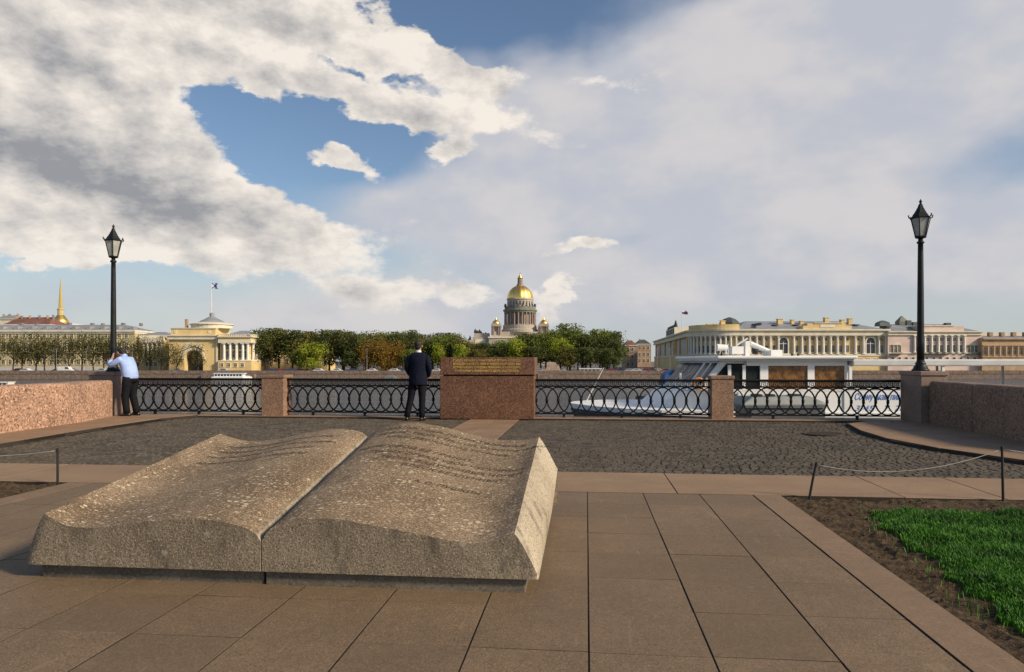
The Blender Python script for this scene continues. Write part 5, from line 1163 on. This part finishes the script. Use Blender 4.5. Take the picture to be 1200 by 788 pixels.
# ---------------------------------------------------------------- boats
white_m = plain('white_boat_paint', (.82, .80, .76), .4, .06, 1.2); offw_m = plain('weathered_white_paint', (.60, .585, .56), .5, .1, 2); cabin_m = plain('brown_curtain', (.19, .085, .022), .3, .55, 5.5)
glass_m = plain('wheelhouse_glass', (.022, .025, .026), .3, .3, 1.5, spec=.06); black_m = plain('black_fitting', (.015,.015,.016), .5); hullgrey_m = plain('hull_grey', (.10, .105, .11), .5, .2, 2); tarp_m = plain('grey_tarpaulin', (.27, .28, .26), .7, .15, 3, bump=.5, bscale=6)
bluet_m = plain('blue_tarpaulin', (.015, .07, .20), .6, .2, 3, bump=.5, bscale=4); ink_m = plain('blue_lettering', (.12, .24, .58), .5, .1); orange_m = plain('orange_buoy', (.65, .22, .03), .6)
def far_boat(u, Z, L, Hh, label, mt, cab):
    o = far_root('tour_boat', u, Z, label, 'boat', z=WATER)
    outl = [(-L/2,-1.3),(L*.3,-1.3),(L/2,0),(L*.3,1.3),(-L/2,1.3)]
    b = MB(); b.prism(outl, -.4, Hh*.42); b.build('hull', mt, o, bevel=.08)
    part(o, 'cabin', mt, (-L*.44, L*.30, -1.0, 1.0, Hh*.42, Hh*.80)); part(o, 'roof', flagw_m, (-L*.46, L*.33, -1.15, 1.15, Hh*.80, Hh*.90)); part(o, 'rail', whitecol_m, (L*.32, L*.45, -.05, .05, Hh*.42, Hh*.55))
    n = max(3, int(L/1.3))
    for k in range(n): part(o, 'window', pane_m, (-L*.42+L*.70*k/n, -L*.42+L*.70*(k+.72)/n, -1.03, -.99, Hh*.50, Hh*.74))
    return o
far_boat(272.5, 226, 12.2, 2.35, 'low white tour boat moored under the yellow columned block', white_m, 1)
far_boat(4, 152, 5.4, 1.7, 'small cream motor boat on the open river beside the pink parapet', cream_m, 1)

BZ = 26.3; bt = empty('passenger_boat', C(10, BZ, WATER), YAW, label='white passenger boat with brown curtained windows moored beyond the railing', cat='boat')
bx = lambda X: X-10; by = lambda Zc: Zc-BZ; bz = lambda z: z-WATER
def bbox(name, mt, X0, X1, Z0, Z1, z0, z1, parent=None, **k): return MB().box(bx(X0), bx(X1), by(Z0), by(Z1), bz(z0), bz(z1)).build(name, mt, parent or bt, **k)
near = [(2.05,26.3),(2.35,25.5),(2.9,24.6),(3.7,23.8),(4.8,23.3),(6.5,23.05),(13,23.0),(19,23.1),(19.6,23.6)]; farr = [(X, 2*BZ-Zc+.3) for X, Zc in near[1:]]
outl = near+farr[::-1]
def ringz(zf, k=1.0, bow=0): return [(bx(X+(bow*max(0, 1-(X-2.05)/4))), by(BZ+(Zc-BZ)*k), bz(zf(X))) for X, Zc in outl]
deckz = lambda X: -.17-.12*min(1, max(0, (X-2)/6))
b = MB(); A_ = ringz(lambda X: -4.2, .72, 1.6); B_ = ringz(lambda X: -1.6, .9, .6); C_ = ringz(lambda X: deckz(X)-.02); k = len(outl); b.add(A_+B_+C_, [tuple(range(k))]+[(r_*k+i, r_*k+(i+1)%k, (r_+1)*k+(i+1)%k, (r_+1)*k+i) for r_ in (0,1) for i in range(k)])
b.build('hull', hullgrey_m, bt)
b = MB(); D0 = ringz(lambda X: deckz(X)-.16, 1.012); D1 = ringz(lambda X: deckz(X), 1.012); D2 = ringz(lambda X: deckz(X)+.01, .985); b.add(D0+D1+D2, [tuple(range(k)), tuple(range(2*k, 3*k))]+[(r_*k+i, r_*k+(i+1)%k, (r_+1)*k+(i+1)%k, (r_+1)*k+i) for r_ in (0,1) for i in range(k)])
b.build('deck', white_m, bt)
# low trunk in front of the wheelhouse
MB().add([(bx(X), by(Zc), bz(z)) for X, Zc, z in ((4.95,24.4,-.27),(4.95,28.4,-.27),(5.7,28.3,.40),(5.7,24.3,.40),(8,23.35,-.28),(8,29.2,-.28),(8,29.0,.42),(8,23.5,.42))], [(0,1,2,3),(3,2,6,7),(0,3,7,4),(1,5,6,2),(4,7,6,5)]).build('fore_trunk', white_m, bt, bevel=.05)
bbox('hull_side', white_m, 7.2, 13.0, 23.06, 23.2, -.55, .36); bbox('cabin_sill', offw_m, 7.0, 13.0, 23.25, 29.2, .30, .44)
# wheelhouse with raked front
Wf = [(6.0,.40),(6.85,1.42),(8.0,1.42),(8.0,.40)]
b = MB(); b.add([(bx(X), by(23.6), bz(z)) for X, z in Wf]+[(bx(X), by(28.8), bz(z)) for X, z in Wf], [(0,1,2,3),(7,6,5,4),(0,4,5,1),(1,5,6,2),(2,6,7,3),(3,7,4,0)]); b.build('wheelhouse', white_m, bt, bevel=.03)
def rake(z): return 6.0+(z-.40)*.85/1.02
for (Z0, Z1) in ((23.75,25.3),(25.45,27.0),(27.15,28.65)):
    q = [(rake(.62)-.03,Z0,.62),(rake(.62)-.03,Z1,.62),(rake(1.28)-.03,Z1,1.28),(rake(1.28)-.03,Z0,1.28)]; MB().add([(bx(X), by(Zc), bz(z)) for X, Zc, z in q]+[(bx(X+.05), by(Zc), bz(z)) for X, Zc, z in q], [(0,1,2,3),(7,6,5,4),(0,4,5,1),(1,5,6,2),(2,6,7,3),(3,7,4,0)]).build('windscreen_pane', glass_m, bt)
q = [(6.45,.62),(6.98,1.27),(7.55,1.27),(7.55,.62)]; MB().add([(bx(X), by(23.57), bz(z)) for X, z in q]+[(bx(X), by(23.63), bz(z)) for X, z in q], [(0,1,2,3),(7,6,5,4),(0,4,5,1),(1,5,6,2),(2,6,7,3),(3,7,4,0)]).build('side_pane', glass_m, bt)
bbox('stair_rail', white_m, 5.55, 5.62, 24.0, 24.06, .40, .95)
for dx in (0, .22): MB().tube([(bx(5.75+dx), by(23.9), bz(.42)), (bx(6.35+dx), by(23.9), bz(1.28))], .035, 6).build('wiper_frame', white_m, bt)
# saloon: posts, windows, roof
bbox('saloon_back', cabin_m, 7.95, 10.7, 28.7, 28.8, .42, 1.40); bbox('saloon_floor', hullgrey_m, 7.95, 19, 23.5, 28.8, -.26, -.20)
bbox('header', white_m, 7.6, 10.86, 23.5, 23.62, 1.20, 1.42)
for (X0, X1) in ((6.98,7.08),(7.45,7.55),(8.02,8.28),(9.56,9.78),(10.76,10.88)): bbox('window_post', white_m, X0+.02, X1+.02, 23.49, 23.63, .36, 1.22)
for (X0, X1, mt) in ((7.10,7.47,glass_m),(7.57,8.04,glass_m),(8.30,9.58,cabin_m),(9.80,10.78,cabin_m)): bbox('window', mt, X0, X1, 23.54, 23.58, .42, 1.22)
bbox('roof', white_m, 6.55, 11.05, 23.15, 29.1, 1.42, 1.52, bevel=.04); bbox('roof_edge', offw_m, 6.6, 10.95, 23.25, 29.0, 1.36, 1.42)
# open after deck under a long canopy
bbox('canopy', offw_m, 10.95, 24.0, 23.3, 29.0, 1.19, 1.41, bevel=.04)
for X in (10.86, 13.85): bbox('canopy_post', white_m, X, X+.09, 23.35, 23.44, -.25, 1.19)
for X in (16.8, 19.4): bbox('canopy_post', white_m, X, X+.07, 28.7, 28.77, -.25, 1.19)
bbox('bulwark', white_m, 10.55, 12.62, 23.02, 23.1, -.75, .46); bbox('bulwark_cap', offw_m, 10.5, 12.66, 22.99, 23.14, .46, .50)
for k, (tx, size, z, sh_) in enumerate((('Собиу  нам пими', .30, .12, .35), ('3 45   7. 78', .24, -.22, .3))):
    me = text_mesh('lettering', tx, size, ink_m, 'LEFT', extrude=.004, shear=sh_); xs_ = [v.co.x for v in me.vertices]; sc = 1.62/(max(xs_)-min(xs_))
    for v in me.vertices: v.co = (bx(10.86)+v.co.x*sc, by(23.0)-v.co.z+.012, bz(z)+v.co.y)
    put('lettering', me, bt, kind='stuff')
# gear on the roof and deck
sl = MB(); sl.tube([(bx(6.95), by(24.0), bz(1.5)), (bx(6.95), by(24.0), bz(1.68))], [.07,.03], 10).build('searchlight_stand', black_m, bt); MB().tube([(bx(6.78), by(24.0), bz(1.80)), (bx(7.12), by(24.0), bz(1.80))], [.12,.09], 12).build('searchlight', white_m, bt)
mg = MB().box(bx(7.65), bx(8.05), by(25.2), by(25.7), bz(1.60), bz(1.86)).box(bx(7.7), bx(7.76), by(25.3), by(25.36), bz(1.5), bz(1.6)).box(bx(7.95), bx(8.0), by(25.3), by(25.36), bz(1.5), bz(1.6)).box(bx(8.15), bx(8.3), by(25.3), by(25.6), bz(1.52), bz(2.05)).tube([(bx(8.35), by(25.4), bz(1.98)), (bx(9.25), by(25.4), bz(1.60))], [.07,.06], 8).tube([(bx(8.35), by(25.9), bz(1.98)), (bx(9.25), by(25.9), bz(1.60))], [.05,.05], 8).box(bx(9.0), bx(9.4), by(25.2), by(26.0), bz(1.52), bz(1.74)).tube([(bx(7.85), by(25.4), bz(1.9)), (bx(8.25), by(25.4), bz(2.15))], [.03,.03], 6)
mg.build('folded_mast', white_m, bt, kind='stuff'); MB().tube([(bx(7.5), by(25.2), bz(1.52)), (bx(7.5), by(25.2), bz(1.95))], .018, 6).build('aerial', offw_m, bt); MB().tube([(bx(8.6), by(25.65), bz(1.6)), (bx(8.6), by(25.65), bz(1.78))], [.10,.10], 10).build('vent', black_m, bt)
for X in (9.35, 9.55): MB().tube([(bx(X), by(24.2), bz(1.52)), (bx(X), by(24.2), bz(1.60))], [.05,.04], 8).build('deck_fitting', black_m, bt)
MB().tube([(bx(2.62), by(25.9), bz(-.15)), (bx(3.28), by(25.9), bz(1.12))], [.022,.014], 6).build('bow_staff', whitecol_m, bt)
b = MB(); n = 20
for i in range(n):
    a0, a1 = 2*math.pi*i/n, 2*math.pi*(i+1)/n; b.tube([(bx(6.05)+.17*math.cos(a0), by(23.5), bz(.62)+.17*math.sin(a0)), (bx(6.05)+.17*math.cos(a1), by(23.5), bz(.62)+.17*math.sin(a1))], .04, 6, False)
b.build('lifebuoy', orange_m, bt)
# tender lying between the quay and the boat
td = empty('tender', C(8.1, 21.6, -.9), YAW, label='grey tender with a pale tarpaulin cover between the quay and the passenger boat', cat='boat')
def tb(X0, X1, Z0, Z1, z0, z1): return (X0-8.1, X1-8.1, Z0-21.6, Z1-21.6, z0+.9, z1+.9)
part(td, 'hull', hullgrey_m, tb(6.85, 9.05, 20.9, 22.3, -4.0, .02), bevel=.05); 
MB().add([(X-8.1, Zc-21.6, z+.9) for X, Zc, z in ((6.65,20.85,.0),(9.0,20.85,.0),(9.0,22.3,.0),(6.65,22.3,.0),(6.6,20.8,.10),(9.1,20.8,.12),(9.1,22.35,.12),(6.6,22.35,.10),(6.95,21.0,.30),(8.65,21.0,.33),(8.65,22.2,.33),(6.95,22.2,.30))], [(0,1,5,4),(1,2,6,5),(2,3,7,6),(3,0,4,7),(4,5,9,8),(5,6,10,9),(6,7,11,10),(7,4,8,11),(8,9,10,11)]).build('tarpaulin', tarp_m, td, bevel=.04)
for X, w_ in ((7.1, .22), (7.55, .14), (8.2, .26)): part(td, 'fitting', black_m, tb(X, X+w_, 21.2, 21.6, .30, .38))
# small craft beyond
sb = empty('work_boat', C(9.6, 42.5, WATER), YAW, label='small grey work boat with a blue tarpaulin behind the white passenger boat', cat='boat')
MB().prism([(-1.6,-1.0),(2.4,-1.0),(2.4,1.0),(-1.6,1.0),(-2.4,0)], -.3, 4.0-.1).build('hull', hullgrey_m, sb, bevel=.08)
MB().add([(-.95,-.8,3.9),(.15,-.8,3.9),(.15,.8,3.9),(-.95,.8,3.9),(-.8,-.5,5.15),(.1,-.5,5.2),(.1,.5,5.2),(-.8,.5,5.15),(-.5,0,5.4),(-.2,0,5.42)], [(0,1,5,4),(1,2,6,5),(2,3,7,6),(3,0,4,7),(4,5,9,8),(5,6,9),(6,7,8,9),(7,4,8)]).build('tarpaulin', bluet_m, sb, bevel=.06)
part(sb, 'cabin', tarp_m, (.35, 2.0, -.8, .8, 3.9, 5.55)); part(sb, 'cabin_roof', offw_m, (.25, 2.1, -.9, .9, 5.55, 5.68)); part(sb, 'window', pane_m, (.55, 1.05, -.83, -.79, 4.9, 5.4), (1.2, 1.8, -.83, -.79, 4.9, 5.4))
